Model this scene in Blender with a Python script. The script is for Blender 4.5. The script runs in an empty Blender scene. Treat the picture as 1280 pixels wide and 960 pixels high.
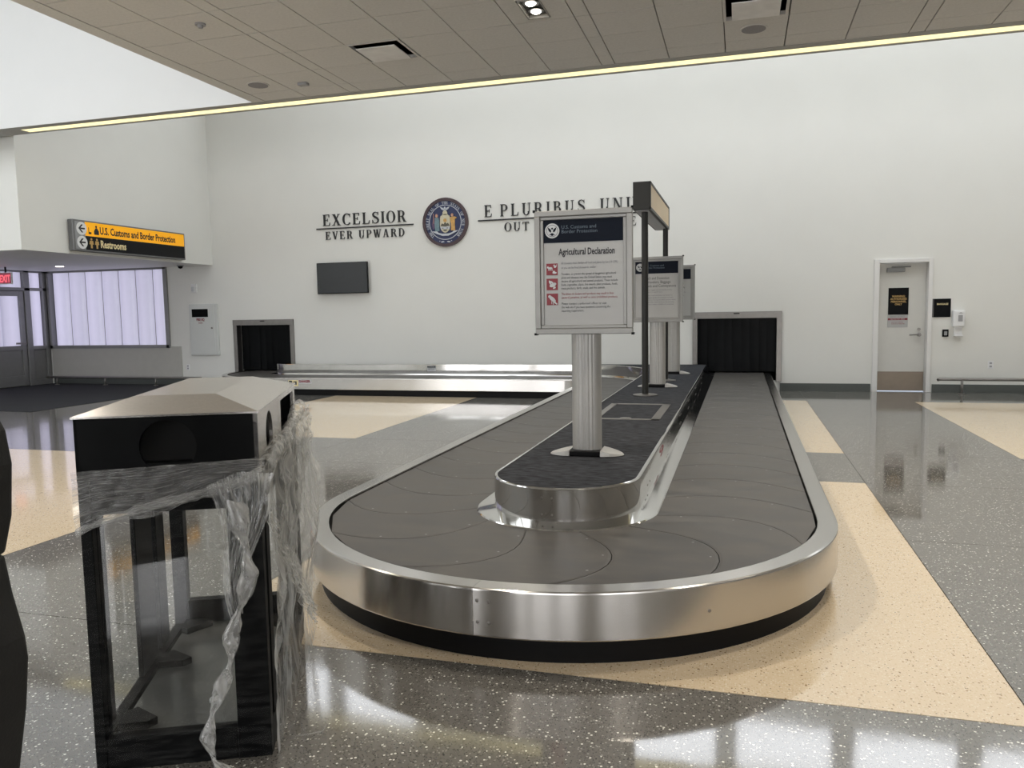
import bpy, bmesh, math, random
from mathutils import Vector, Matrix
random.seed(7)
C = bpy.context.scene.collection
SC = bpy.context.scene
PI = math.pi

# ------------------------------------------------------------------ camera, world, exposure
cam_d = bpy.data.cameras.new('camera')
cam = bpy.data.objects.new('camera', cam_d); C.objects.link(cam)
cam_d.sensor_fit = 'HORIZONTAL'; cam_d.sensor_width = 36.0
cam_d.lens = 980.9 / 1280 * 36.0
cam_d.clip_start = 0.05; cam_d.clip_end = 200
def cam_matrix(yaw, pitch, roll, h):
    cy, sy, cp, sp, cr, sr = math.cos(yaw), math.sin(yaw), math.cos(pitch), math.sin(pitch), math.cos(roll), math.sin(roll)
    f = Vector((sy*cp, cy*cp, -sp)); r = Vector((cy, -sy, 0)); u = r.cross(f)
    r2 = cr*r + sr*u; u2 = -sr*r + cr*u
    m = Matrix((r2, u2, -f)).transposed().to_4x4(); m.translation = (0, 0, h)
    return m
cam.matrix_world = cam_matrix(math.radians(-16.2818), math.radians(5.1855), math.radians(-1.0127), 1.43)
SC.camera = cam
w = bpy.data.worlds.new('world'); SC.world = w; w.use_nodes = True
w.node_tree.nodes['Background'].inputs[0].default_value = (0.75, 0.85, 1.0, 1)
w.node_tree.nodes['Background'].inputs[1].default_value = 0.6
SC.view_settings.view_transform = 'Standard'
SC.view_settings.look = 'None'
SC.view_settings.gamma = 1.0
SC.view_settings.use_curve_mapping = False
SC.view_settings.exposure = 0.95
SC.cycles.max_bounces = 10
SC.cycles.transparent_max_bounces = 24
SC.cycles.sample_clamp_indirect = 6.0
SC.cycles.use_denoising = True
SC.cycles.caustics_reflective = False
SC.cycles.caustics_refractive = False

CLERE = 1.5         # clerestory panes high in the back wall
SKY_HALL = 1.26      # skylight panes over the slot in front of the back wall
SKY_LEFT = 1.65      # skylight panes over the left well
UNSEEN_WIN_REAR = 3.1      # unseen windows behind the camera, added for front light and apron reflections
LAMP_W = 92       # each recessed downlight, watts
LILAC = 0.26        # frosted channel glass at far left
STRIP = 0.62        # warm LED line

# ------------------------------------------------------------------ materials
def lin(c):
    c = c / 255.0
    return c / 12.92 if c <= 0.04045 else ((c + 0.055) / 1.055) ** 2.4
def rgb(r, g, b): return (lin(r), lin(g), lin(b), 1)
def mat(name, col, rough=0.5, metal=0.0, noise=0.06, scale=8.0, bump=0.0, bscale=60.0, spec=0.5, stretch=None, aniso=0.0, coat=0.0, rvar=0.0):
    m = bpy.data.materials.new(name); m.use_nodes = True
    nt = m.node_tree; n = nt.nodes; b = n['Principled BSDF']
    b.inputs['Roughness'].default_value = rough; b.inputs['Metallic'].default_value = metal
    b.inputs['Specular IOR Level'].default_value = spec
    if coat: b.inputs['Coat Weight'].default_value = coat; b.inputs['Coat Roughness'].default_value = 0.05
    tc = n.new('ShaderNodeTexCoord'); mp = n.new('ShaderNodeMapping')
    nt.links.new(tc.outputs['Object'], mp.inputs[0])
    if stretch: mp.inputs['Scale'].default_value = stretch
    tx = n.new('ShaderNodeTexNoise'); tx.inputs['Scale'].default_value = scale; tx.inputs['Detail'].default_value = 4
    nt.links.new(mp.outputs[0], tx.inputs['Vector'])
    rp = n.new('ShaderNodeValToRGB'); nt.links.new(tx.outputs['Fac'], rp.inputs[0])
    rp.color_ramp.elements[0].position = 0.3; rp.color_ramp.elements[1].position = 0.7
    rp.color_ramp.elements[0].color = [max(0, c*(1-noise)) for c in col[:3]] + [1]
    rp.color_ramp.elements[1].color = [min(1, c*(1+noise)) for c in col[:3]] + [1]
    nt.links.new(rp.outputs[0], b.inputs['Base Color'])
    if rvar:
        mr = n.new('ShaderNodeMapRange'); nt.links.new(tx.outputs['Fac'], mr.inputs[0])
        mr.inputs[1].default_value = .3; mr.inputs[2].default_value = .7
        mr.inputs[3].default_value = rough - rvar; mr.inputs[4].default_value = rough + rvar
        nt.links.new(mr.outputs[0], b.inputs['Roughness'])
    if bump:
        t2 = n.new('ShaderNodeTexNoise'); t2.inputs['Scale'].default_value = bscale; t2.inputs['Detail'].default_value = 3
        nt.links.new(mp.outputs[0], t2.inputs['Vector'])
        bp = n.new('ShaderNodeBump'); bp.inputs['Strength'].default_value = bump; bp.inputs['Distance'].default_value = 0.01
        nt.links.new(t2.outputs['Fac'], bp.inputs['Height']); nt.links.new(bp.outputs[0], b.inputs['Normal'])
    if aniso:
        b.inputs['Anisotropic'].default_value = aniso
        tg = n.new('ShaderNodeTangent'); tg.direction_type = 'UV_MAP'; tg.uv_map = 'UVMap'; b.inputs['Anisotropic Rotation'].default_value = .25
        nt.links.new(tg.outputs[0], b.inputs['Tangent'])
    return m
def emit(name, col, strength, vary=0.0, scale=1.0):
    m = mat(name, (0.5, 0.5, 0.5, 1), 0.3)
    b = m.node_tree.nodes['Principled BSDF']
    b.inputs['Emission Color'].default_value = col; b.inputs['Emission Strength'].default_value = strength
    return m
def glass(name, tint, gloss=0.05, rough=0.03, ior=1.45):
    m = bpy.data.materials.new(name); m.use_nodes = True
    nt = m.node_tree; n = nt.nodes; out = n['Material Output']; n.remove(n['Principled BSDF'])
    t = n.new('ShaderNodeBsdfTransparent'); t.inputs[0].default_value = tint
    g = n.new('ShaderNodeBsdfGlossy'); g.inputs['Roughness'].default_value = rough
    mx = n.new('ShaderNodeMixShader'); mx.inputs[0].default_value = gloss
    nt.links.new(t.outputs[0], mx.inputs[1]); nt.links.new(g.outputs[0], mx.inputs[2]); nt.links.new(mx.outputs[0], out.inputs[0])
    return m
def film_mat(name, clear, lo, hi, stretch, rot):
    """clear stretch film: mostly transparent, glossy, with whitish scatter along the creases"""
    m = bpy.data.materials.new(name); m.use_nodes = True
    nt = m.node_tree; n = nt.nodes; out = n['Material Output']; n.remove(n['Principled BSDF'])
    tc = n.new('ShaderNodeTexCoord'); mp = n.new('ShaderNodeMapping'); nt.links.new(tc.outputs['UV'], mp.inputs[0])
    mp.inputs['Scale'].default_value = stretch; mp.inputs['Rotation'].default_value = (0, 0, rot)
    tx = n.new('ShaderNodeTexNoise'); tx.inputs['Scale'].default_value = 8; tx.inputs['Detail'].default_value = 5; tx.inputs['Distortion'].default_value = 0.5
    nt.links.new(mp.outputs[0], tx.inputs['Vector'])
    bp = n.new('ShaderNodeBump'); bp.inputs['Strength'].default_value = 0.5; bp.inputs['Distance'].default_value = 0.01
    nt.links.new(tx.outputs['Fac'], bp.inputs['Height'])
    t = n.new('ShaderNodeBsdfTransparent'); t.inputs[0].default_value = (.985, .985, .98, 1)
    g = n.new('ShaderNodeBsdfGlossy'); g.inputs['Roughness'].default_value = 0.18; nt.links.new(bp.outputs[0], g.inputs['Normal'])
    d = n.new('ShaderNodeBsdfTranslucent'); d.inputs[0].default_value = (.92, .92, .90, 1)
    d2 = n.new('ShaderNodeBsdfDiffuse'); d2.inputs[0].default_value = (.92, .92, .90, 1); nt.links.new(bp.outputs[0], d2.inputs['Normal'])
    dd = n.new('ShaderNodeMixShader'); dd.inputs[0].default_value = .5; nt.links.new(d.outputs[0], dd.inputs[1]); nt.links.new(d2.outputs[0], dd.inputs[2])
    m1 = n.new('ShaderNodeMixShader'); m1.inputs[0].default_value = clear
    nt.links.new(t.outputs[0], m1.inputs[1]); nt.links.new(g.outputs[0], m1.inputs[2])
    mr = n.new('ShaderNodeMapRange'); nt.links.new(tx.outputs['Fac'], mr.inputs[0])
    mr.inputs[1].default_value = .42; mr.inputs[2].default_value = .70; mr.inputs[3].default_value = lo; mr.inputs[4].default_value = hi
    m2 = n.new('ShaderNodeMixShader'); nt.links.new(mr.outputs[0], m2.inputs[0])
    nt.links.new(m1.outputs[0], m2.inputs[1]); nt.links.new(dd.outputs[0], m2.inputs[2])
    nt.links.new(m2.outputs[0], out.inputs[0])
    return m
def terrazzo(name, base, chips):
    """polished terrazzo: base matrix with three kinds of stone chip"""
    m = bpy.data.materials.new(name); m.use_nodes = True
    nt = m.node_tree; n = nt.nodes; b = n['Principled BSDF']
    geo = n.new('ShaderNodeNewGeometry')
    col = None
    prev = n.new('ShaderNodeRGB'); prev.outputs[0].default_value = base; prev = prev.outputs[0]
    for (c, scale, lo) in chips:
        v = n.new('ShaderNodeTexVoronoi'); v.inputs['Scale'].default_value = scale; v.feature = 'F1'
        nt.links.new(geo.outputs['Position'], v.inputs['Vector'])
        s = n.new('ShaderNodeSeparateColor'); nt.links.new(v.outputs['Color'], s.inputs[0])
        gt = n.new('ShaderNodeMath'); gt.operation = 'GREATER_THAN'; gt.inputs[1].default_value = lo; nt.links.new(s.outputs[0], gt.inputs[0])
        lt = n.new('ShaderNodeMath'); lt.operation = 'LESS_THAN'; lt.inputs[1].default_value = 0.42; nt.links.new(v.outputs['Distance'], lt.inputs[0])
        ml = n.new('ShaderNodeMath'); ml.operation = 'MULTIPLY'; nt.links.new(gt.outputs[0], ml.inputs[0]); nt.links.new(lt.outputs[0], ml.inputs[1])
        mx = n.new('ShaderNodeMix'); mx.data_type = 'RGBA'
        nt.links.new(ml.outputs[0], mx.inputs[0]); nt.links.new(prev, mx.inputs[6]); mx.inputs[7].default_value = c
        prev = mx.outputs[2]
    nt.links.new(prev, b.inputs['Base Color'])
    tx = n.new('ShaderNodeTexNoise'); tx.inputs['Scale'].default_value = 1.3; tx.inputs['Detail'].default_value = 5
    nt.links.new(geo.outputs['Position'], tx.inputs['Vector'])
    mr = n.new('ShaderNodeMapRange'); mr.inputs[1].default_value = .3; mr.inputs[2].default_value = .7; mr.inputs[3].default_value = .05; mr.inputs[4].default_value = .10
    nt.links.new(tx.outputs['Fac'], mr.inputs[0]); nt.links.new(mr.outputs[0], b.inputs['Roughness'])
    b.inputs['IOR'].default_value = 2.4
    t2 = n.new('ShaderNodeTexNoise'); t2.inputs['Scale'].default_value = 5.0; t2.inputs['Detail'].default_value = 2
    nt.links.new(geo.outputs['Position'], t2.inputs['Vector'])
    bp = n.new('ShaderNodeBump'); bp.inputs['Strength'].default_value = 0.03; bp.inputs['Distance'].default_value = 0.01
    nt.links.new(t2.outputs['Fac'], bp.inputs['Height']); nt.links.new(bp.outputs[0], b.inputs['Normal'])
    return m

M = {}
M['wall'] = mat('wall_paint', (.80, .795, .755, 1), .55, noise=.012, scale=1.5, bump=.02, bscale=200)
M['white'] = mat('white_paint', (.80, .80, .79, 1), .5, noise=.01, scale=2)
M['beam'] = mat('beam_paint', (.40, .39, .37, 1), .6, noise=.02)
M['tile'] = mat('ceiling_tile', (.74, .73, .71, 1), .85, noise=.04, scale=40, bump=.15, bscale=300, spec=.2)
M['grid'] = mat('ceiling_grid', (.10, .097, .09, 1), .7)
M['terra_grey'] = terrazzo('terrazzo_grey', rgb(112, 109, 104), [(rgb(80, 78, 74), 150, .62), (rgb(158, 155, 149), 110, .84), (rgb(240, 238, 230), 95, .94), (rgb(58, 56, 54), 120, .92)])
M['terra_cream'] = terrazzo('terrazzo_cream', rgb(228, 208, 178), [(rgb(216, 194, 160), 110, .55), (rgb(240, 228, 206), 120, .80), (rgb(150, 124, 90), 100, .955), (rgb(110, 96, 80), 150, .975)])
M['divider'] = mat('divider_strip', rgb(92, 90, 86), .4)
M['mat'] = mat('entrance_carpet', rgb(62, 62, 64), .95, noise=.25, scale=120, bump=.5, bscale=400, spec=.1)
M['steel'] = mat('brushed_steel', (.56, .54, .515, 1), .22, 1.0, noise=.02, scale=3, aniso=.8, rvar=.02)
M['steel_pol'] = mat('polished_steel', (.64, .63, .61, 1), .075, 1.0, noise=.04, scale=5, rvar=.02)
M['steel_dull'] = mat('satin_steel', (.27, .255, .24, 1), .42, 1.0, noise=.05, scale=12)
M['alu'] = mat('anodised_aluminium', (.44, .43, .41, 1), .45, .6, noise=.03, scale=15)
M['alu_frame'] = mat('frame_aluminium', (.30, .295, .28, 1), .42, .6, noise=.03, scale=15)
M['alu_dark'] = mat('dark_anodised', (.018, .018, .016, 1), .45, .3, noise=.05)
M['frame_grey'] = mat('grey_frame', (.27, .27, .265, 1), .4, .4, noise=.04)
M['rubber'] = mat('belt_rubber', (.072, .067, .061, 1), .5, noise=.38, scale=5, bump=.03, bscale=120, stretch=(1, 2.5, 1), rvar=.07)
M['black'] = mat('black_plastic', (.004, .004, .0045, 1), .5, noise=.1, spec=.15)
M['blackgloss'] = mat('black_gloss', (.003, .0032, .0035, 1), .3, noise=.1, spec=.06)
M['curtain'] = mat('curtain_rubber', (.0025, .003, .0035, 1), .35, noise=.3, scale=5, spec=.10)
M['void'] = mat('tunnel_black', (.006, .006, .006, 1), .9, noise=.1)
M['carpet'] = mat('deck_carpet', (.046, .048, .054, 1), .95, noise=.6, scale=26, bump=.6, bscale=260, spec=.1, stretch=(.5, 2.2, 1))
M['navy'] = mat('navy_print', rgb(9, 17, 31), .45, noise=.03, spec=.12)
M['paper'] = mat('sign_print', rgb(175, 175, 173), .35, noise=.01)
M['red'] = mat('red_print', rgb(128, 22, 36), .4, noise=.03)
M['ink'] = mat('ink_black', rgb(28, 28, 32), .5, noise=.03)
M['inkgrey'] = mat('ink_grey', rgb(110, 110, 114), .5, noise=.03)
M['navytext'] = mat('faint_blue_print', rgb(84, 98, 112), .4, noise=.03)
M['lightprint'] = mat('light_print', rgb(200, 202, 204), .4, noise=.03)
M['letter'] = mat('letter_black', (.012, .012, .013, 1), .35, noise=.05)
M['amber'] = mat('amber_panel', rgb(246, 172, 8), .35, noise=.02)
M['amber'].node_tree.nodes['Principled BSDF'].inputs['Emission Color'].default_value = rgb(246, 168, 8); M['amber'].node_tree.nodes['Principled BSDF'].inputs['Emission Strength'].default_value = .2   # slight emission added to lift the amber tone
M['signblack'] = mat('sign_black', rgb(18, 19, 22), .4, noise=.02, spec=.2)
M['signgrey'] = mat('sign_grey', rgb(150, 151, 152), .4, noise=.02)
M['yellowtext'] = mat('pale_yellow_print', rgb(240, 222, 170), .4, noise=.02)
M['goldtext'] = mat('gold_print', rgb(196, 160, 96), .4, noise=.02)
M['tan'] = mat('tan_panel', rgb(214, 190, 150), .4, noise=.04, scale=5)
M['whiteplastic'] = mat('white_plastic', (.82, .82, .82, 1), .3, noise=.01)
M['greyplastic'] = mat('grey_plastic', (.35, .35, .36, 1), .4, noise=.02)
M['speaker'] = mat('speaker_mesh', (.30, .29, .30, 1), .7, noise=.15, scale=300)
M['screen'] = mat('tv_glass', (.028, .031, .034, 1), .22, noise=.03)
M['baseboard'] = mat('baseboard_grey', rgb(84, 88, 84), .5, noise=.03)
M['wallpanel'] = mat('wall_panel', rgb(186, 184, 177), .45, noise=.02)
M['cabinet'] = mat('cabinet_enamel', (.66, .67, .65, 1), .35, noise=.01)
M['door'] = mat('door_paint', (.66, .65, .61, 1), .45, noise=.015)
M['doorframe'] = mat('doorframe_paint', (.78, .77, .75, 1), .4, noise=.01)
M['binblack'] = mat('bin_black', (.0022, .0026, .003, 1), .5, noise=.15, scale=20, spec=.12)
M['bintop'] = mat('bin_top_coat', (.60, .575, .545, 1), .26, .9, noise=.08, scale=160, bump=.05, bscale=500)
M['bin_in'] = mat('bin_inner_plate', (.13, .13, .125, 1), .22, noise=.1)
M['acrylic'] = glass('clear_acrylic', (.97, .975, .975, 1), ior=1.25)
M['film'] = film_mat('stretch_film', .16, .10, .70, (2.2, .55, 1), .5)
M['film_band'] = film_mat('stretch_film_band', .10, .10, .40, (.8, 4.0, 1), -.35)
M['film_thin'] = film_mat('stretch_film_thin', .0, .0, .05, (.7, 7.0, 1), -.12)
M['leather'] = mat('black_vinyl', (.006, .006, .006, 1), .6, noise=.15, scale=30, bump=.1, bscale=200)
M['strip'] = emit('led_diffuser', (1.0, .87, .42, 1), STRIP)
M['lamp'] = emit('lamp_glow', (1.0, .93, .80, 1), 7)
M['skyhall'] = emit('skylight_glazing', (.93, .97, 1.0, 1), SKY_HALL)
M['clere'] = emit('clerestory_glazing', (.93, .96, 1.0, 1), CLERE)
M['skyleft'] = emit('skylight_glazing_left', (.90, .95, 1.0, 1), SKY_LEFT)
M['unseen_winrear'] = emit('unseen_rear_glazing', (.98, .98, 1.0, 1), UNSEEN_WIN_REAR)
M['exit_red'] = emit('exit_red', (1.0, .05, .09, 1), .55)
M['lcd'] = mat('display_grey', rgb(96, 98, 96), .3)
M['gold'] = mat('seal_gold', rgb(205, 160, 92), .45, noise=.15, scale=30)
M['sealblue'] = mat('seal_blue', rgb(34, 44, 84), .4, noise=.06)
M['sealrim'] = mat('seal_rim', rgb(70, 52, 56), .45, noise=.06)
M['sealgrey'] = mat('seal_pale', rgb(196, 200, 206), .45, noise=.06)
M['sealteal'] = mat('seal_teal', rgb(112, 138, 146), .45, noise=.15, scale=30)
M['sealskin'] = mat('seal_skin', rgb(196, 150, 122), .5, noise=.06)
M['sealmauve'] = mat('seal_mauve', rgb(96, 76, 104), .5, noise=.06)
M['sealcream'] = mat('seal_cream', rgb(206, 198, 172), .5, noise=.06)
M['sealhill'] = mat('seal_hill', rgb(92, 88, 76), .5, noise=.1)

def lilac_mat():
    """frosted channel glass lit from outside: brighter along the middle of each plank (UV x across the plank)"""
    m = mat('frosted_channel_glass', (.45, .45, .55, 1), .25, noise=.02)
    nt = m.node_tree; n = nt.nodes; b = n['Principled BSDF']
    b.inputs['Emission Color'].default_value = (.80, .76, 1.0, 1); b.inputs['Emission Strength'].default_value = LILAC
    tc = n.new('ShaderNodeTexCoord'); sx = n.new('ShaderNodeSeparateXYZ'); nt.links.new(tc.outputs['UV'], sx.inputs[0])
    rp = n.new('ShaderNodeValToRGB'); nt.links.new(sx.outputs[0], rp.inputs[0])
    e = rp.color_ramp.elements; e[0].position = 0; e[0].color = (.45, .44, .60, 1); e[1].position = 1; e[1].color = (.62, .60, .78, 1)
    for p, c in ((.10, (.72, .69, .92, 1)), (.45, (.90, .86, 1.12, 1)), (.85, (.74, .72, .94, 1))): q_ = e.new(p); q_.color = c
    oi = n.new('ShaderNodeObjectInfo'); mr = n.new('ShaderNodeMapRange'); nt.links.new(oi.outputs['Random'], mr.inputs[0]); mr.inputs[3].default_value = LILAC*.88; mr.inputs[4].default_value = LILAC*1.12
    nt.links.new(rp.outputs[0], b.inputs['Emission Color']); nt.links.new(mr.outputs[0], b.inputs['Emission Strength'])
    return m
M['lilac'] = lilac_mat()

# ------------------------------------------------------------------ mesh helpers
class MB:
    def __init__(s): s.v = []; s.f = []; s.uv = None
    def add(s, vs, fs):
        o = len(s.v); s.v += [tuple(v) for v in vs]; s.f += [tuple(i + o for i in f) for f in fs]
    def box(s, x0, x1, y0, y1, z0, z1, X=None):
        vs = [Vector((x, y, z)) for z in (z0, z1) for y in (y0, y1) for x in (x0, x1)]
        if X: vs = [X @ v for v in vs]
        s.add(vs, [(0, 2, 3, 1), (4, 5, 7, 6), (0, 1, 5, 4), (2, 6, 7, 3), (0, 4, 6, 2), (1, 3, 7, 5)])
        return s
    def prism(s, poly, z0, z1, X=None):
        n = len(poly)
        a = sum(poly[i][0]*poly[(i+1) % n][1] - poly[(i+1) % n][0]*poly[i][1] for i in range(n))
        if a < 0: poly = poly[::-1]
        vs = [Vector((p[0], p[1], z)) for z in (z0, z1) for p in poly]
        if X: vs = [X @ v for v in vs]
        s.add(vs, [tuple(range(n))[::-1], tuple(range(n, 2*n))] + [(i, (i+1) % n, n + (i+1) % n, n + i) for i in range(n)])
        return s
    def cyl(s, p0, p1, r0, r1=None, seg=16, cap=True):
        p0, p1 = Vector(p0), Vector(p1); r1 = r0 if r1 is None else r1
        d = (p1 - p0).normalized(); a = d.orthogonal().normalized(); b = d.cross(a)
        vs = [p + (a*math.cos(2*PI*i/seg) + b*math.sin(2*PI*i/seg))*r for p, r in ((p0, r0), (p1, r1)) for i in range(seg)]
        fs = [(i, (i+1) % seg, seg + (i+1) % seg, seg + i) for i in range(seg)]
        if cap: fs += [tuple(range(seg))[::-1], tuple(range(seg, 2*seg))]
        s.add(vs, fs); return s
    def tube(s, pts, r, seg=10):
        pts = [Vector(p) for p in pts]; rings = []; a = None
        for i, p in enumerate(pts):
            d = (pts[min(i+1, len(pts)-1)] - pts[max(i-1, 0)]).normalized()
            a = d.orthogonal().normalized() if a is None else (a - d*a.dot(d)).normalized()
            b = d.cross(a); rr = r[i] if isinstance(r, (list, tuple)) else r
            rings.append([p + (a*math.cos(2*PI*k/seg) + b*math.sin(2*PI*k/seg))*rr for k in range(seg)])
        vs = [v for R in rings for v in R]
        fs = [(i*seg + k, i*seg + (k+1) % seg, (i+1)*seg + (k+1) % seg, (i+1)*seg + k) for i in range(len(pts)-1) for k in range(seg)]
        fs += [tuple(range(seg))[::-1], tuple(range((len(pts)-1)*seg, len(pts)*seg))]
        s.add(vs, fs); return s
    def dome(s, c, n, r, h=.5, seg=8):
        c, n = Vector(c), Vector(n).normalized(); a = n.orthogonal().normalized(); b = n.cross(a)
        vs = [c + (a*math.cos(2*PI*k/seg) + b*math.sin(2*PI*k/seg))*r for k in range(seg)]
        vs += [c + (a*math.cos(2*PI*k/seg) + b*math.sin(2*PI*k/seg))*r*.7 + n*r*h*.75 for k in range(seg)] + [c + n*r*h]
        fs = [(k, (k+1) % seg, seg + (k+1) % seg, seg + k) for k in range(seg)] + [(seg + k, seg + (k+1) % seg, 2*seg) for k in range(seg)]
        s.add(vs, fs); return s
    def grid(s, rows, closed=False):
        n = len(rows[0]); o = len(s.v)
        s.add([v for r in rows for v in r], [(i*n + k, (i+1)*n + k, (i+1)*n + k + 1, i*n + k + 1) for i in range(len(rows)-1) for k in range(n-1)])
        return s
    def build(s, name, m, parent=None, bevel=0, smooth=False, uv=None, seg=2, recalc=False, shift=True):
        me = bpy.data.meshes.new(name); me.from_pydata(s.v, [], s.f)
        if recalc:
            bm = bmesh.new(); bm.from_mesh(me); bmesh.ops.recalc_face_normals(bm, faces=bm.faces); bm.to_mesh(me); bm.free()
        me.materials.append(M[m] if isinstance(m, str) else m)
        if smooth: me.polygons.foreach_set('use_smooth', [True]*len(me.polygons))
        if uv:
            l = me.uv_layers.new(name='UVMap')
            for lp in me.loops: l.data[lp.index].uv = uv[lp.vertex_index]
        o = bpy.data.objects.new(name, me); C.objects.link(o)
        if bevel:
            b = o.modifiers.new('bevel', 'BEVEL'); b.width = bevel; b.segments = seg; b.limit_method = 'ANGLE'; b.angle_limit = math.radians(40)
        if parent is not None:
            o.parent = parent
            if shift: o.matrix_parent_inverse = root_inv(parent)
        return o
def root_inv(p):
    m = p.matrix_basis.copy(); q = p.parent
    while q is not None:
        m = q.matrix_basis @ p.matrix_parent_inverse @ m; p = q; q = q.parent
    return m.inverted()
def B(*a, X=None): return MB().box(*a, X=X)
def tag(o, label=None, cat=None, group=None, kind=None):
    if label: o['label'] = label
    if cat: o['category'] = cat
    if group: o['group'] = group
    if kind: o['kind'] = kind
    return o
def thing(name, label, cat, loc, rz=0, group=None):
    o = bpy.data.objects.new(name, None); C.objects.link(o); o.location = loc; o.rotation_euler = (0, 0, rz)
    o.empty_display_size = .1
    return tag(o, label, cat, group)
def structure(o): o['kind'] = 'structure'; return o
def copy_tree(o, parent=None):
    c = o.copy(); C.objects.link(c)
    if parent is not None: c.parent = parent
    for ch in [x for x in bpy.data.objects if x.parent == o]: copy_tree(ch, c)
    return c
def plane(o, x, y):
    """matrix whose local x, y run along the given world directions, z = facing"""
    x, y = Vector(x).normalized(), Vector(y).normalized(); z = x.cross(y)
    m = Matrix((x, y, z)).transposed().to_4x4(); m.translation = o; return m
def text(name, s, size, m, X, parent, align='LEFT', ext=.0008, bold=0.0, width=None, spacing=1.0, line=1.0):
    cu = bpy.data.curves.new(name, 'FONT'); cu.body = s; cu.size = size; cu.align_x = align; cu.extrude = ext; cu.resolution_u = 2
    cu.offset = bold; cu.space_character = spacing; cu.space_line = line
    o = bpy.data.objects.new('tmp', cu); C.objects.link(o)
    dg = bpy.context.evaluated_depsgraph_get(); me = bpy.data.meshes.new_from_object(o.evaluated_get(dg))
    C.objects.unlink(o); bpy.data.objects.remove(o)
    if width:
        xs = [v.co.x for v in me.vertices]; k = width / (max(xs) - min(xs))
        me.transform(Matrix.Diagonal((k, 1, 1, 1)))
    me.transform(X); me.name = name; me.materials.clear(); me.materials.append(M[m])
    r = bpy.data.objects.new(name, me); C.objects.link(r)
    if parent is not None: r.parent = parent; r.matrix_parent_inverse = root_inv(parent)
    return r
def circle(cx, cy, r, n=32, a0=0, a1=2*PI, ry=None):
    ry = r if ry is None else ry
    m = n if abs(a1 - a0 - 2*PI) < 1e-6 else n + 1
    return [(cx + r*math.cos(a0 + (a1-a0)*i/n), cy + ry*math.sin(a0 + (a1-a0)*i/n)) for i in range(m)]

# ------------------------------------------------------------------ the setting
D = 14.3                                    # back wall plane
def wall_with_holes(name, xs0, xs1, z0, z1, holes, y0, y1, m='wall'):
    xs = sorted({xs0, xs1, *[h[0] for h in holes], *[h[1] for h in holes]}); zs = sorted({z0, z1, *[h[2] for h in holes], *[h[3] for h in holes]})
    b = MB()
    for i in range(len(xs)-1):
        for k in range(len(zs)-1):
            cx, cz = (xs[i]+xs[i+1])/2, (zs[k]+zs[k+1])/2
            if any(h[0] < cx < h[1] and h[2] < cz < h[3] for h in holes): continue
            b.box(xs[i], xs[i+1], y0, y1, zs[k], zs[k+1])
    return structure(b.build(name, m))
OPL = (-10.24, -8.86, .16, 1.37); OPR = (-.79, .65, .16, 1.37)
DOOR = (2.17, 2.965, 0.0, 2.165)
CLR = [(-10.2 + 2*k + .13, -10.2 + 2*k + 1.87, 6.0, 7.15) for k in (0, 1, 4, 5, 6, 7, 8)]
WIN = (-15.12, -11.89, .84, 2.54)
wall_back = wall_with_holes('wall_back', -15.4, 9.2, 0, 7.6, [OPL, OPR, DOOR, WIN] + CLR, D, D + .25)

# floor slab with terrazzo panels as pieces
floor = structure(B(-20, 9.2, -9.2, D + .25, -.2, -.012).build('floor', 'divider'))
bands = [(-9, .6, [-20, -9.2, -4.34, .985, 5.6, 9.2], []), (.6, 2.925, [-20, -9.2, -4.34, .985, 5.6, 9.2], []),
         (2.925, 5.175, [-20, -9.2, -4.34, -2.45, .985, 5.6, 9.2], [1, 3]), (5.175, 6.83, [-20, -9.2, -4.34, -2.45, .985, 5.6, 9.2], [1, 3]),
         (6.83, 8.2, [-20, -7.0, -4.32, .985, 2.5, 5.6, 9.2], []), (8.2, 12.83, [-20, -7.0, -4.32, -.9, .985, 2.5, 5.6, 9.2], [1, 3, 5]),
         (12.83, D, [-20, -7.0, -4.32, .985, 2.5, 5.6, 9.2], [])]
for (y0, y1, xs, cr) in bands:
    for i in range(len(xs)-1):
        g = .0025
        B(xs[i]+g, xs[i+1]-g, y0+g, y1-g, -.03, 0).build('terrazzo_panel', 'terra_cream' if i in cr else 'terra_grey', floor)
wall_rear = wall_with_holes('wall_rear', -15.4, 9.2, 0, 7.6, [(x, x+1.75, .5, 3.7) for x in (-14, -11.8, -9.6, -7.4, -3.4, -1.2, 1.0, 5.0, 7.2)], -9.2, -9.0)
for k, x in enumerate((-14, -11.8, -9.6, -7.4, -3.4, -1.2, 1.0, 5.0, 7.2)):
    fr = MB()
    for (a, b2) in ((x, x+.06), (x+.845, x+.905), (x+1.69, x+1.75)): fr.box(a, b2, -9.12, -9.04, .5, 3.7)
    for (a, b2) in ((.5, .56), (2.4, 2.46), (3.64, 3.7)): fr.box(x, x+1.75, -9.12, -9.04, a, b2)
    wf = structure(fr.build('window_%d' % (k + 10), 'alu_dark'))
    B(x+.05, x+1.7, -9.10, -9.08, .55, 3.65).build('pane', 'unseen_winrear', wf)  # unseen glowing pane, added to light the hall from the front
structure(B(9.2, 9.4, -9.2, D + .25, 0, 7.6).build('wall_right', 'wall'))
structure(B(-15.6, -15.4, -9.2, 9.6, 0, 7.6).build('wall_left', 'wall'))
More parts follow.
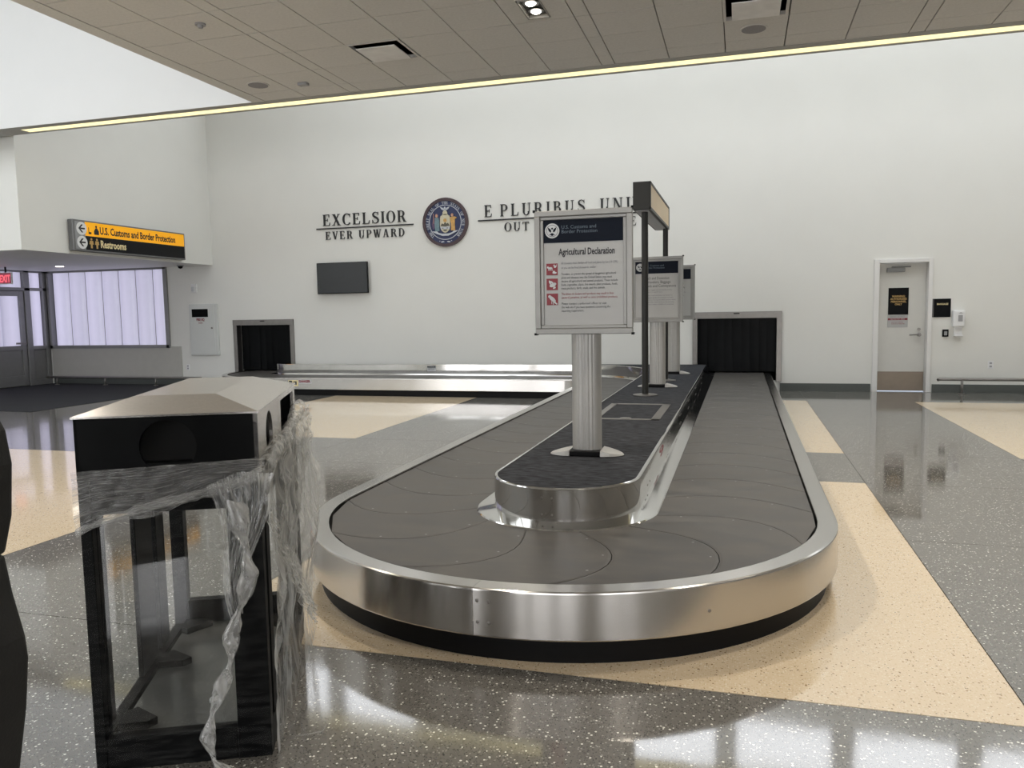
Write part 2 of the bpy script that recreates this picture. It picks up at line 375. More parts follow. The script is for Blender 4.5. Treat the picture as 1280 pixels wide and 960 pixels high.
# hall ceiling: slab above, tiles as pieces, carried along the left edge and the back beam
ceiling = structure(B(-6.15, 9.2, -9.2, 9.2, 4.262, 4.36).build('ceiling', 'grid'))
colx = []
x = -5.97
starts = [-5.97, -5.36]
cols = [(-5.97, -5.36), (-5.36, -4.74)]
x = -4.58
cols.append((-4.74, -4.58))
while x < 9:
    for _ in range(5): cols.append((x, x + .6065)); x += .6065
    cols.append((x, x + .15)); x += .15
rows = [9.2, 8.86] + [8.86 - .6105*k for k in range(1, 30)]
far = MB(); tiles = 0; proto = {}
HOLES = [(-3.985, -3.375, 7.64, 8.25), (-.19, .415, 7.64, 8.25)]      # where the air diffusers sit
DL = (-1.98, -1.76, 7.04, 7.62)                                       # recessed twin lamp
for (x0, x1) in cols:
    for k in range(len(rows)-1):
        y1, y0 = rows[k], rows[k+1]
        if y0 < -9 or x1 > 9.15: continue
        cx, cy = (x0+x1)/2, (y0+y1)/2
        if any(h[0] < cx < h[1] and h[2] < cy < h[3] for h in HOLES): continue
        gx, gy = .0055, .0045
        if y0 > 4.5 and x1 < 4.9:
            if DL[0] > x0 - .1 and DL[1] < x1 + .1 and DL[2] < cy < DL[3] and x1 - x0 > .3:
                b = MB().box(x0+gx, DL[0], y0+gy, y1-gy, 4.23, 4.262); b.box(DL[1], x1-gx, y0+gy, y1-gy, 4.23, 4.262)
                b.box(DL[0], DL[1], y0+gy, DL[2]+.06, 4.23, 4.262); b.box(DL[0], DL[1], DL[3]-.06, y1-gy, 4.23, 4.262)
                b.build('ceiling_tile', 'tile', ceiling); continue
            key = (round(x1-x0, 3), round(y1-y0, 3))
            if key not in proto:
                o = B(-(x1-x0)/2+gx, (x1-x0)/2-gx, -(y1-y0)/2+gy, (y1-y0)/2-gy, 4.23, 4.262).build('ceiling_tile', 'tile', ceiling, shift=False); proto[key] = o
            else:
                o = proto[key].copy(); C.objects.link(o)
            o.location = (cx, cy, random.uniform(-.0008, .0008))
        else:
            far.box(x0+gx, x1-gx, y0+gy, y1-gy, 4.23, 4.262)
tag(far.build('distant_ceiling_tiles', 'tile', ceiling), kind='stuff')
structure(B(-6.15, -5.975, -9.2, 9.2, 4.226, 4.36).build('trim_1', 'tile'))
# beam carrying the LED line, and the white fascias above the left edge
bm_ = MB(); bm_.box(-15.4, 9.2, 9.2, 9.325, 4.226, 4.6); bm_.box(-15.4, 9.2, 9.50, 9.56, 4.226, 4.6); bm_.box(-15.4, 9.2, 9.325, 9.50, 4.25, 4.6)
bm_.box(-15.4, -10.16, 9.325, 9.50, 4.226, 4.25)
structure(bm_.build('trim_2', 'beam'))
structure(B(-15.4, 9.2, 9.215, 9.545, 4.6, 7.6).build('wall_beam_upper', 'white'))
structure(B(-15.4, -6.15, 9.185, 9.20, 4.226, 7.6).build('wall_fascia', 'white'))
structure(B(-6.15, -6.0, -9.2, 9.185, 4.36, 7.6).build('wall_well_side', 'white'))
led = thing('led_strip', 'long warm white light line along the ceiling beam edge', 'light', (-3, 9.41, 4.23))
B(-10.16, 9.2, 9.335, 9.49, 4.229, 4.249).build('diffuser', 'strip', led)
# bulkhead with lowered soffit at the left
structure(B(-15.4, -10.71, 9.70, D, 2.54, 7.6).build('wall_bulkhead', 'wall'))
# well roof and skylights over the slot before the back wall
roof = MB(); xs_pan = [(-8.1 + 2.1*k, -8.1 + 2.1*k + 1.85) for k in range(8)]
cells_x = sorted({-15.4, 9.2, *[a for p in xs_pan for a in p]})
for i in range(len(cells_x)-1):
    a, b2 = cells_x[i], cells_x[i+1]
    if (a, b2) in xs_pan:
        roof.box(a, b2, 9.545, 9.9, 7.6, 7.9); roof.box(a, b2, 13.3, D + .25, 7.6, 7.9)
    else: roof.box(a, b2, 9.545, D + .25, 7.6, 7.9)
structure(roof.build('ceiling_well', 'white'))
for k, (a, b2) in enumerate(xs_pan):
    structure(B(a, b2, 9.9, 13.3, 7.72, 7.74).build('window_%d' % (k + 20), 'skyhall'))
for k, (x0, x1, z0, z1) in enumerate(CLR):
    cw = structure(MB().box(x0, x1, D+.05, D+.12, z0, z0+.06).box(x0, x1, D+.05, D+.12, z1-.06, z1).box(x0, x0+.06, D+.05, D+.12, z0, z1).box(x1-.06, x1, D+.05, D+.12, z0, z1).build('window_%d' % (k + 60), 'frame_grey'))
    B(x0+.05, x1-.05, D+.08, D+.10, z0+.05, z1-.05).build('pane', 'clere', cw)
# left well roof
structure(B(-15.4, -6.0, -9.2, 9.185, 7.6, 7.7).build('ceiling_left_well', 'white'))
for k, yy in enumerate((-7, -3.6, -.2, 3.2)):
    wk = structure(B(-14.2, -7.2, yy, yy + 2.9, 7.56, 7.6).build('window_%d' % (k + 40), 'skyleft'))

# baseboards
structure(B(.66, 2.10, D - .015, D, 0, .135).build('baseboard_back', 'baseboard'))
structure(B(3.03, 9.2, D - .015, D, 0, .135).build('baseboard_right', 'baseboard'))
structure(B(-8.8, -.8, D - .015, D, 0, .135).build('baseboard_middle', 'baseboard'))
structure(B(-15.1, -10.26, D - .015, D, 0, .135).build('baseboard_left', 'baseboard'))
structure(B(-15.1, -11.6, D - .02, D, .165, .835).build('trim_3', 'wallpanel'))

# window of frosted channel glass
wf = MB()
wf.box(-15.12, -11.89, D - .04, D + .1, .80, .87); wf.box(-15.12, -11.89, D - .04, D + .1, 2.50, 2.54)
wf.box(-11.96, -11.87, D - .04, D + .1, .80, 2.54); wf.box(-15.12, -15.05, D - .04, D + .1, .80, 2.54)
window_1 = structure(wf.build('window_1', 'frame_grey'))
def plank(x0, x1, y, z0, z1, parent, yaxis=False):
    """one bowed channel of frosted glass; UV x runs across it"""
    rows = []; uv = []
    for k in range(13):
        t = k / 12; bow = .06 * (1 - (2*t - 1)**4); a = x0 + (x1-x0)*t
        rows.append([(a, y - bow, z0), (a, y - bow, z1)] if not yaxis else [(y + bow, a, z0), (y + bow, a, z1)])
        uv += [(t, 0), (t, 1)]
    return MB().grid(rows).build('glass_plank', 'lilac', parent, smooth=True, uv=uv)
x = -15.05
while x < -12.0:
    plank(x + .012, min(x + .452, -11.965), D + .08, .87, 2.50, window_1); x += .455
B(-15.05, -11.96, D + .09, D + .11, .87, 2.5).build('backing', 'frame_grey', window_1)

# left entrance: glazed door and sidelight in a grey frame at X=-15.2
door_2 = MB()
for (y0, y1, z0, z1) in ((9.9, 14.28, 2.10, 2.17), (9.9, 14.28, 2.50, 2.54), (13.70, 13.84, 0, 2.54), (14.18, 14.28, 0, 2.54), (9.9, 10.02, 0, 2.54), (13.84, 14.18, 0, .12), (13.84, 14.18, .80, .88), (12.46, 12.60, 0, 2.54)):
    door_2.box(-15.26, -15.14, y0, y1, z0, z1)
door_2.box(-15.22, -15.18, 13.84, 14.18, .12, .80)
door_2 = structure(door_2.build('door_2', 'frame_grey', bevel=.006))
dl = MB()
for (y0, y1, z0, z1) in ((12.62, 12.72, .02, 2.09), (13.58, 13.69, .02, 2.09), (12.72, 13.58, 1.98, 2.09), (12.72, 13.58, .80, .90), (12.72, 13.58, .02, .24)):
    dl.box(-15.235, -15.165, y0, y1, z0, z1)
dl.box(-15.21, -15.19, 12.72, 13.58, .24, .80)
dl = dl.build('door_leaf', 'frame_grey', door_2, bevel=.004)
MB().box(-15.14, -15.10, 13.40, 13.64, .93, .97).box(-15.17, -15.13, 13.60, 13.63, .93, .97).build('door_handle', 'steel_dull', dl)
for (y0, y1, z0, z1) in ((12.72, 13.15, .90, 1.98), (13.15, 13.58, .90, 1.98)):
    plank(y0, y1, -15.215, z0, z1, dl, True)
for (y0, y1, z0, z1) in ((13.86, 14.16, .88, 2.10), (13.86, 14.16, 2.17, 2.50), (13.15, 13.69, 2.17, 2.50), (12.62, 13.15, 2.17, 2.50), (10.02, 11.2, .1, 2.1), (11.2, 12.46, .1, 2.1)):
    plank(y0, y1, -15.215, z0, z1, door_2, True)
structure(B(-15.4, -15.27, 9.7, D, 0, 2.54).build('wall_left_end', 'beam'))

# right door
df = MB()
for (x0, x1, z0, z1) in ((2.118, 2.20, 0, 2.2), (2.935, 3.0, 0, 2.2), (2.20, 2.935, 2.135, 2.2)):
    df.box(x0, x1, D - .035, D + .18, z0, z1)
door_1 = structure(df.build('door_1', 'doorframe', bevel=.006))
leaf = B(2.203, 2.932, D + .12, D + .165, .01, 2.132).build('door_leaf', 'door', door_1)
B(2.21, 2.925, D + .112, D + .12, .015, .335).build('kick_plate', mat('kick_plate_bronze', rgb(128, 116, 102), .4, .5), leaf)
hd = MB(); hd.cyl((2.84, D+.12, .95), (2.84, D+.07, .95), .032); hd.tube([(2.84, D+.075, .95), (2.80, D+.065, .952), (2.69, D+.065, .948)], .012)
hd.build('door_handle', 'steel_dull', leaf, smooth=False)
MB().cyl((2.84, D+.12, 1.04), (2.84, D+.10, 1.04), .024).build('lock_cylinder', 'steel_dull', leaf)
cl = MB(); cl.box(2.33, 2.60, D+.06, D+.12, 1.99, 2.06); cl.box(2.40, 2.69, D+.075, D+.10, 2.065, 2.085)
cl.build('door_closer', mat('closer_grey', rgb(120, 120, 118), .4, .5), door_1, bevel=.004)

# entrance carpet at left
tag(MB().prism([(-15.2, 9.9), (-10.77, 9.7), (-10.77, 14.28), (-15.2, 14.28)], 0, .006).build('entrance_carpet', 'mat'), 'dark grey entrance carpet below the frosted window at left', 'carpet')


# ------------------------------------------------------------------ baggage carousel
car = thing('baggage_carousel', 'large flat-plate baggage carousel with brushed steel rim and dark overlapping plates', 'carousel', (-.96, 4.4, 0))
RM = .9365
SEG = [('l', (-.0235, 15.0), (0, -1), 10.6), ('a', (-.96, 4.4), 0, -PI), ('l', (-1.8965, 4.4), (0, 1), 7.7635), ('a', (-2.833, 12.1635), 0, PI/2),
       ('l', (-2.833, 13.1), (-1, 0), 5.777), ('a', (-8.61, 14.0365), -PI/2, -PI), ('l', (-9.5465, 14.0365), (0, 1), .96)]
LEN = [q[3] if q[0] == 'l' else RM*abs(q[3]-q[2]) for q in SEG]
def path(s, t):
    """point at arc length s, offset t to the left of travel (outer rim side)"""
    i = 0
    while i < len(SEG)-1 and s > LEN[i] + 1e-9: s -= LEN[i]; i += 1
    q = SEG[i]
    if q[0] == 'l':
        (x, y), (hx, hy) = q[1], q[2]
        return (x + hx*s - hy*t, y + hy*s + hx*t)
    (cx, cy), a0, a1 = q[1], q[2], q[3]
    sg = 1 if a1 > a0 else -1; a = a0 + sg*s/RM; r = RM - sg*t
    return (cx + r*math.cos(a), cy + r*math.sin(a))
def stations(s0, s1, line=1.2, arc=.07):
    out = [s0]; acc = 0
    for q, L in zip(SEG, LEN):
        n = max(1, math.ceil(L / (line if q[0] == 'l' else arc)))
        for k in range(n + 1):
            v = acc + L*k/n
            if s0 + 1e-4 < v < s1 - 1e-4 and v - out[-1] > 1e-4: out.append(v)
        acc += L
    return out + [s1]
TOT = sum(LEN)
def sweep(profile, s0, s1, line=1.2, arc=.07):
    """each facet of the profile is its own strip, so shading is smooth along the path and crisp across it"""
    st = stations(s0, s1, line, arc); b = MB(); uv = []; acc = 0
    for (p, q_) in zip(profile[:-1], profile[1:]):
        d = math.dist(p, q_)
        b.grid([[(*path(s, p[0]), p[1]), (*path(s, q_[0]), q_[1])] for s in st])
        uv += [(s, a) for s in st for a in (acc, acc + d)]; acc += d
    return b, uv
S_WALL = .70                                    # arc length where the right leg leaves the wall
S_END = TOT - .70
# rim: flat cap and apron, split into three lengths by function of the photo's joint
for (a, b2) in ((S_WALL, 10.6 + RM*1.6285), (10.6 + RM*1.6295, TOT - .70)):
    pr = [(.421, .290), (.421, .312), (.424, .314), (.512, .314), (.5195, .310), (.521, .304), (.521, .116), (.518, .110), (.504, .108)]
    b, uv = sweep(pr, a, b2); b.build('rim_apron', 'steel', car, uv=uv, smooth=True)
b, uv = sweep([(.470, .15), (.470, 0.0)], S_WALL, S_END); b.build('kick_plate', 'black', car, smooth=True)
b, uv = sweep([(.465, .27), (-.60, .27)], S_WALL - .6, TOT - .1); b.build('plate_bed', 'void', car)
# inner side: flange, guard, deck
pg = [(-.405, .296), (-.4135, .306), (-.5135, .322), (-.5135, .492), (-.517, .4985), (-.524, .501), (-.531, .4985), (-.533, .490)]
b, uv = sweep(pg, 1.33, S_END - 1.0); b.build('inner_guard', 'steel_pol', car, uv=uv, smooth=True)
b, uv = sweep([(-.405, .29), (-.4135, .306), (-.52, .322), (-.52, .44)], S_WALL, 1.33); b.build('entry_skirt', 'black', car)
outline = [path(s, -.531) for s in stations(1.33, 10.6 + 2.942 + 7.7635 + 1.47)]
deck = MB().prism(outline, .40, .494).build('deck_carpet', 'carpet', car)
MB().box(-2.9, -.54, 13.66, 13.69, .27, .497).build('deck_end_panel', 'black', car)
# crescent plates
W = .4125; PITCH = .50; NP = int(TOT / PITCH)
def seam(k, d, n=12):
    s0 = k*PITCH + .361
    out = []
    for i in range(n+1):
        t = -W + 2*W*i/n; u = t/W
        out.append((min(max(s0 - .195*(1-u*u) + .09*u + d, 0), TOT), t))
    return out
for k in range(NP):
    a, c = seam(k, .0022), seam(k+1, -.0022)
    if c[6][0] < .25: continue
    n = len(a); mid = [((p[0]+q[0])/2, p[1]) for p, q in zip(a, c)]
    rows = []
    zt = .300
    top = [[(*path(p[0], p[1]), zt + dz) for p in L] for L, dz in ((a, -.0018), ([(p[0]*.97 + q[0]*.03, p[1]) for p, q in zip(a, c)], 0), (mid, 0), ([(p[0]*.03 + q[0]*.97, p[1]) for p, q in zip(a, c)], 0), (c, -.0018))]
    under = [[(v[0], v[1], .286) for v in top[-1]]]; first = [[(v[0], v[1], .286) for v in top[0]]]
    b = MB().grid(first + top + under)
    pl = b.build('belt_plate', 'rubber', car, smooth=False)
    sc = MB()
    for u in (-.55, .05, .6):
        i = (u + 1)/2*12; j = int(i); p = c[j]
        q = path(p[0] + .045 if p[0] + .045 < TOT else p[0], p[1]); sc.dome((q[0], q[1], .2995), (0, 0, 1), .0075, .25, 6)
    tag(sc.build('screws', 'frame_grey', pl), kind='stuff')
# fixings on the apron and guard
ap = MB()
def apron_dome(ang, z, R=1.4580, r=.008): 
    x, y = math.cos(ang), math.sin(ang); ap.dome((-.96 + R*x, 4.4 + R*y, z), (x, y, 0), r, .5, 8)
for da in (-.017, .017):
    for z in (.262, .172): apron_dome(-PI/2 - .028 + da, z)
for a_ in (-PI/2 + .62, -PI/2 - 1.06): apron_dome(a_, .20)
tag(ap.build('apron_rivets', 'steel_dull', car), kind='stuff')
ap = MB()
for da in (-.066, .066):
    for z in (.447, .357): apron_dome(-PI/2 - .05 + da, z, .4235, .0065)
tag(ap.build('guard_rivets', 'steel_dull', car), kind='stuff')
ap = MB()
for y in (4.75, 6.2, 7.4, 8.6, 10.0, 11.5):
    for dy in (0, .12):
        for z in (.45, .37): ap.dome((-.537, y + dy, z), (1, 0, 0), .007, .5, 6)
tag(ap.build('side_rivets', 'steel_dull', car), kind='stuff')
text('red_mark', '9', .10, 'red', plane((-.5365, 5.45, .395), (0, 1, 0), (0, 0, 1)), car, ext=.0006, width=.30)
# labels on the far run
def decal(name, m, x0, x1, z0, z1, y, parent): return B(x0, x1, y - .0015, y, z0, z1).build(name, m, parent)
yb = 13.6135
p = decal('warning_label', 'lightprint', -5.62, -5.45, .37, .475, yb, car)
B(-5.615, -5.455, yb - .003, yb - .0015, .435, .470).build('label_band', 'signblack', p)
text('lettering', 'WARNING', .024, 'lightprint', plane((-5.60, yb - .0035, .443), (1, 0, 0), (0, 0, 1)), p, width=.13)
text('lettering', 'MOVING BELT\nKEEP CLEAR', .022, 'ink', plane((-5.605, yb - .002, .412), (1, 0, 0), (0, 0, 1)), p, width=.14)
ya = 12.5785
p = decal('warning_label', 'yellowtext', -7.93, -7.73, .165, .275, ya, car)
MB().box(-7.92, -7.85, ya-.003, ya-.0015, .175, .265).box(-7.83, -7.76, ya-.003, ya-.0015, .235, .255).box(-7.79, -7.76, ya-.003, ya-.0015, .19, .235).build('label_print', 'ink', p)
p = decal('danger_label', 'lightprint', -7.72, -7.46, .215, .285, ya, car)
text('lettering', 'DANGER', .06, 'red', plane((-7.71, ya - .002, .235), (1, 0, 0), (0, 0, 1)), p, width=.23, bold=.003)
# access hatch let into the deck
hb = MB()
for (x0, x1, y0, y1) in ((-1.25, -.66, 6.72, 6.765), (-1.25, -.66, 7.83, 7.87), (-1.25, -1.19, 6.72, 7.87), (-.735, -.66, 6.72, 7.87)): hb.box(x0, x1, y0, y1, .49, .500)
hb.build('hatch_frame', 'steel_dull', car, bevel=.002)
MB().cyl((-.955, 6.765, .4955), (-.955, 6.765, .503), .05, seg=20).build('hatch_pull', 'steel_dull', car)

# ------------------------------------------------------------------ wall openings with strip curtains
def opening(op, nm, lab, lab2):
    x0, x1, z0, z1 = op
    t = thing('opening_frame', lab, 'frame', ((x0+x1)/2, D, z0))
    B(x0 - .03, x0 + .055, D - .03, D + .12, z0, z1 + .0).build('jamb', 'steel_dull', t, bevel=.003)
    B(x1 - .055, x1 + .03, D - .03, D + .12, z0, z1 + .0).build('jamb', 'steel_dull', t, bevel=.003)
    B(x0 - .03, x1 + .03, D - .035, D + .12, z1 - .105, z1 + .01).build('head', 'steel_dull', t, bevel=.003)
    B((x0+x1)/2 - .05, (x0+x1)/2 + .05, D - .045, D - .035, z1 - .03, z1 - .012).build('sensor', 'black', t)
    tn = MB(); tn.box(x0-.1, x1+.1, D+1.2, D+1.25, 0, 1.6); tn.box(x0-.15, x0, D+.25, D+1.25, 0, 1.6); tn.box(x1, x1+.15, D+.25, D+1.25, 0, 1.6); tn.box(x0-.15, x1+.15, D+.25, D+1.25, 1.45, 1.6); tn.box(x0-.15, x1+.15, D+.25, D+1.25, .0, .05)
    structure(tn.build('wall_tunnel', 'void'))
    c = thing('strip_curtain', lab2, 'curtain', ((x0+x1)/2, D+.16, z1))
    n = 9; xa, xb = x0 + .057, x1 - .057
    for k in range(n):
        a = xa + (xb-xa)*k/n; b2 = xa + (xb-xa)*(k+1)/n + .012
        yo = D + .15 + .012*(k % 2) + random.uniform(0, .006)
        rows = []
        ph = random.uniform(-.02, .02)
        for j in range(6):
            z = z1 - .10 - (z1 - .10 - .325)*j/5
            sw = ph*(j/5)**1.5
            rows.append([(a, yo + sw, z), ((a+b2)/2, yo + sw - .006, z), (min(b2, xb), yo + sw, z)])
        MB().grid(rows).build('curtain_strip', 'curtain', c, smooth=True)
opening(OPR, 'r', 'steel frame around right wall opening where the carousel enters', 'black rubber strip curtain in right wall opening behind the carousel')
opening(OPL, 'l', 'steel frame around left wall opening behind the recycling bin', 'black rubber strip curtain in left wall opening beside the white cabinet')

# ------------------------------------------------------------------ information sign stands on the deck
def emblem(parent, X, r):
    """round agency emblem: pale ring and disc with a dark spread eagle and shield"""
    MB().prism(circle(0, 0, r, 32), 0, .0012, X).build('emblem_disc', 'lightprint', parent)
    e = MB()
    ring = circle(0, 0, r*.80, 28)
    for i in range(28):
        a, c = ring[i], ring[(i+1) % 28]; k = .94
        e.prism([a, c, (c[0]*k, c[1]*k), (a[0]*k, a[1]*k)], .0012, .0018, X)
    for sg in (-1, 1):
        e.prism([(0, -.05*r), (sg*.20*r, .20*r), (sg*.58*r, .48*r), (sg*.55*r, .20*r), (sg*.42*r, -.05*r), (sg*.22*r, -.22*r)], .0012, .002, X)
        e.prism([(0, -.30*r), (sg*.12*r, -.34*r), (sg*.40*r, -.52*r), (sg*.22*r, -.58*r), (sg*.05*r, -.48*r)], .0012, .002, X)
    e.prism(circle(0, .30*r, .13*r, 12), .0012, .002, X); e.prism([(-.07*r, -.35*r), (.07*r, -.35*r), (.14*r, -.66*r), (-.14*r, -.66*r)], .0012, .002, X)
    e.build('emblem_eagle', 'navy', parent)
    s = MB(); s.prism([(-.15*r, .12*r), (.15*r, .12*r), (.13*r, -.12*r), (0, -.24*r), (-.13*r, -.12*r)], .002, .0026, X); s.build('emblem_shield', 'lightprint', parent)
def sign_stand(lab, loc, rz):
    """local: x right along the face, -y towards the viewer, z up from the deck"""
    t = thing('sign_stand', lab, 'sign', loc, rz, 'sign stands on the carousel deck')
    pts = []
    for i in range(72):
        a = 2*PI*i/72; gx, gy = .097*math.cos(a), .062*math.sin(a)
        if abs(gx) < .052 and (i % 3 == 0): gy *= .94
        pts.append((gx, gy))
    MB().prism(pts, .03, .80).build('post', 'alu', t, shift=False)
    b = MB().box(-.099, .099, -.115, .06, .0, .032).build('base_plate', 'black', t, bevel=.006, shift=False)
    for sg in (-1, 1):
        rows = []
        arc = [( sg*(.10 + .145*math.sin(a)), -.015 - .105*math.cos(a)) for a in [PI*k/14 for k in range(15)]]
        m = MB(); n = len(arc)
        vs = [(p[0], p[1], 0) for p in arc] + [(sg*.10 + (p[0]-sg*.10)*.94, -.015 + (p[1]+.015)*.94, .008 + .030*(1 - abs(p[0] - sg*.10)/.145)) for p in arc]
        m.add(vs, [tuple(range(n))[::-1], tuple(range(n, 2*n))] + [(i, (i+1) % n, n + (i+1) % n, n + i) for i in range(n)])
        m.build('base_wedge', 'alu', t, recalc=True, bevel=.002, shift=False)
    hw, z0, z1 = .312, .79, 1.573
    f = MB()
    for (x0, x1, a, c) in ((-hw, hw, z0, z0+.036), (-hw, hw, z1-.036, z1), (-hw, -hw+.036, z0+.036, z1-.036), (hw-.036, hw, z0+.036, z1-.036)):
        f.box(x0, x1, -.115, -.062, a, c)
    for (x0, x1, a, c) in ((-hw+.036, hw-.036, z0+.036, z0+.058), (-hw+.036, hw-.036, z1-.058, z1-.036), (-hw+.036, -hw+.058, z0+.058, z1-.058), (hw-.058, hw-.036, z0+.058, z1-.058)):
        f.box(x0, x1, -.107, -.07, a, c)
    f.build('sign_frame', 'alu_frame', t, bevel=.004, shift=False)
    for sx in (-1, 1):
        for zz in (z0, z1): B(sx*hw - .008, sx*hw + .008, -.117, -.060, zz - .006, zz + .008).build('corner_cap', 'black', t, shift=False)
    B(-.262, .262, -.100, -.068, z0+.05, z1-.05).build('sign_panel', 'paper', t, shift=False)
    return t
def on(t, x, z, y=-.1005): return Matrix.Translation(t.location) @ Matrix.Rotation(t.rotation_euler.z, 4, 'Z') @ plane((x, y, z), (1, 0, 0), (0, 0, 1))
def rect(t, name, m, x0, x1, z0, z1, d=.001):
    X = on(t, 0, 0)
    return MB().box(x0, x1, z0, z1, 0, d, X).build(name, m, t)
s1 = sign_stand('front sign stand with agricultural declaration poster and three red pictograms', (-.965, 5.05, .497), math.radians(1.5))
h = rect(s1, 'header_band', 'navy', -.258, .258, 1.372, 1.520)
emblem(h, on(s1, -.197, 1.448, -.1018), .047)
text('lettering', 'U.S. Customs and\nBorder Protection', .031, 'navytext', on(s1, -.138, 1.458, -.1018), h, ext=.0004, line=.9)
text('heading', 'Agricultural Declaration', .058, 'ink', on(s1, -.156, 1.294), s1, width=.358, bold=.0014)
def para(t, x, z, lines, m, size, step, wid):
    for k, (s, wd) in enumerate(lines):
        text('lettering', s, size, m, on(t, x, z - k*step), t, width=wd*wid, ext=.0003)
para(s1, -.142, 1.235, [('All travelers must declare all food and plants by law (19 CFR)', 1.0), ('or you can be fined thousands, and/or', .62)], 'inkgrey', .021, .0285, .36)
para(s1, -.142, 1.166, [('Travelers, to prevent the spread of dangerous agricultural', .97), ('pests and diseases into the United States, you must', .90), ('declare all agricultural and animal products. These include', 1.0), ('fruits, vegetables, plants, live insects, plant products, foods,', 1.0), ('meat products, birds, snails, and live animals.', .78)], 'ink', .021, .0225, .36)
para(s1, -.142, 1.040, [('The failure to declare such products may result in fines', .93), ('(severe) penalties, as well as seize prohibited products.', 1.0)], 'red', .021, .0225, .36)
para(s1, -.142, .978, [('Please contact a uniformed officer or visit', .80), ('the web site if you have questions concerning the', .87), ('reporting requirement.', .40)], 'ink', .021, .0225, .36)
def ell(cx, cy, rx, ry, rot=0, n=14): return [(cx + rx*math.cos(a)*math.cos(rot) - ry*math.sin(a)*math.sin(rot), cy + rx*math.cos(a)*math.sin(rot) + ry*math.sin(a)*math.cos(rot)) for a in [2*PI*k/n for k in range(n)]]
for k in range(3):
    zc = 1.205 - k*.0955; sq = rect(s1, 'pictogram', 'red', -.238, -.164, zc - .037, zc + .037)
    X = on(s1, -.201, zc, -.1017); m = MB()
    if k == 0:
        m.prism(ell(-.012, .008, .015, .007), 0, .0008, X); m.prism(ell(-.027, .013, .006, .006), 0, .0008, X)
        for lx in (-.022, -.015, -.006, .001): m.box(lx-.0015, lx+.0015, -.008, .006, 0, .0008, X)
        m.prism(ell(.021, .016, .009, .006, .5), 0, .0008, X); m.prism(ell(.014, .024, .004, .006), 0, .0008, X); m.prism([(.026, .018), (.033, .032), (.022, .022)], 0, .0008, X)
        m.prism(ell(.016, -.022, .014, .006), 0, .0008, X); m.prism(ell(.012, -.014, .007, .005), 0, .0008, X)
    elif k == 1:
        m.prism(ell(.003, -.006, .021, .011, .25), 0, .0008, X); m.prism(ell(-.014, .012, .006, .014, .35), 0, .0008, X); m.prism(ell(-.003, .013, .013, .006, -.6), 0, .0008, X)
        m.prism(ell(.014, -.022, .010, .006, .5), 0, .0008, X); m.prism(ell(.017, .004, .010, .007, -.3), 0, .0008, X)
    else:
        m.prism(ell(0, .002, .027, .012, -.72), 0, .0008, X); m.prism(ell(-.018, .018, .009, .009), 0, .0008, X); m.prism([(.010, -.008), (.034, -.030), (.026, -.034), (.004, -.016)], 0, .0008, X)
        m.box(-.006, -.002, -.030, -.010, 0, .0008, X); m.box(.005, .009, -.034, -.014, 0, .0008, X)
    m.build('animal_silhouette', 'lightprint', sq)
s2 = sign_stand('middle sign stand with a three line black heading on pale poster', (-.975, 9.72, .497), 0)
h = rect(s2, 'header_band', 'navy', -.258, .258, 1.372, 1.520)
emblem(h, on(s2, -.197, 1.448, -.1018), .047)
text('lettering', 'U.S. Customs and\nBorder Protection', .031, 'navytext', on(s2, -.138, 1.458, -.1018), h, ext=.0004, line=.9)
para(s2, -.165, 1.302, [('Search and Detention', .80), ('of Travelers, Baggage', .84), ('Goods and Conveyances', 1.0)], 'ink', .046, .046, .39)
para(s2, -.165, 1.170, [('All persons, baggage and merchandise arriving', .88), ('are subject to search here.', .60)], 'inkgrey', .022, .025, .39)
para(s2, -.165, 1.105, [('Officers may inspect and detain any traveler, his', .90), ('or her baggage, goods and conveyance on entry', .92), ('to the country. You may be asked questions about', 1.0), ('your citizenship, travel and the goods you bring,', .96), ('and you must answer truthfully and completely.', .95)], 'inkgrey', .022, .027, .39)
s3 = sign_stand('rearmost sign stand half hidden behind the middle one', (-.95, 11.75, .497), 0)
h = rect(s3, 'header_band', 'navy', -.258, .258, 1.372, 1.520)
emblem(h, on(s3, -.197, 1.448, -.1018), .047)
text('lettering', 'U.S. Customs and\nBorder Protection', .031, 'navytext', on(s3, -.138, 1.458, -.1018), h, ext=.0004, line=.9)
para(s3, -.19, 1.300, [('Notice to arriving travelers', .95), ('please have documents ready', 1.0), ('', 0), ('for each member of', .0)][:2], 'ink', .036, .055, .36)
para(s3, -.19, 1.18, [('Passports and forms must be shown to the', .98), ('officer at the booth. Phones may not be used.', .92), ('Report cash over the allowed limit', .7), ('before leaving the hall', .5)], 'inkgrey', .024, .05, .38)

# overhead sign box on two poles
ov = thing('overhead_sign', 'dark sign box with tan side panel on two slim poles above the deck', 'sign', (-.975, 9.6, .497))
for nm, (px, py, r) in (('pole', (-1.008, 8.70, .036)), ('pole', (-.955, 10.56, .034))):
    po = MB().cyl((px, py, .51), (px, py, 2.50), r, seg=20).build('pole', 'alu_dark', ov, smooth=True); po.data.set_sharp_from_angle(angle=.7)
    MB().cyl((px, py, .497), (px, py, .505), .135, seg=28).cyl((px, py, .505), (px, py, .515), .12, .06, seg=28).build('base_disc', 'steel_dull', ov)
bx = B(-1.113, -.935, 8.52, 10.78, 2.495, 2.79).build('sign_box', 'alu_dark', ov, bevel=.004)
B(-.9352, -.930, 8.56, 10.74, 2.525, 2.765).build('tan_panel', 'tan', ov)
B(-1.09, -.955, 8.56, 10.74, 2.488, 2.4955).build('underside_diffuser', mat('diffuser_grey', (.42, .42, .45, 1), .4), ov)
fr_ = MB()
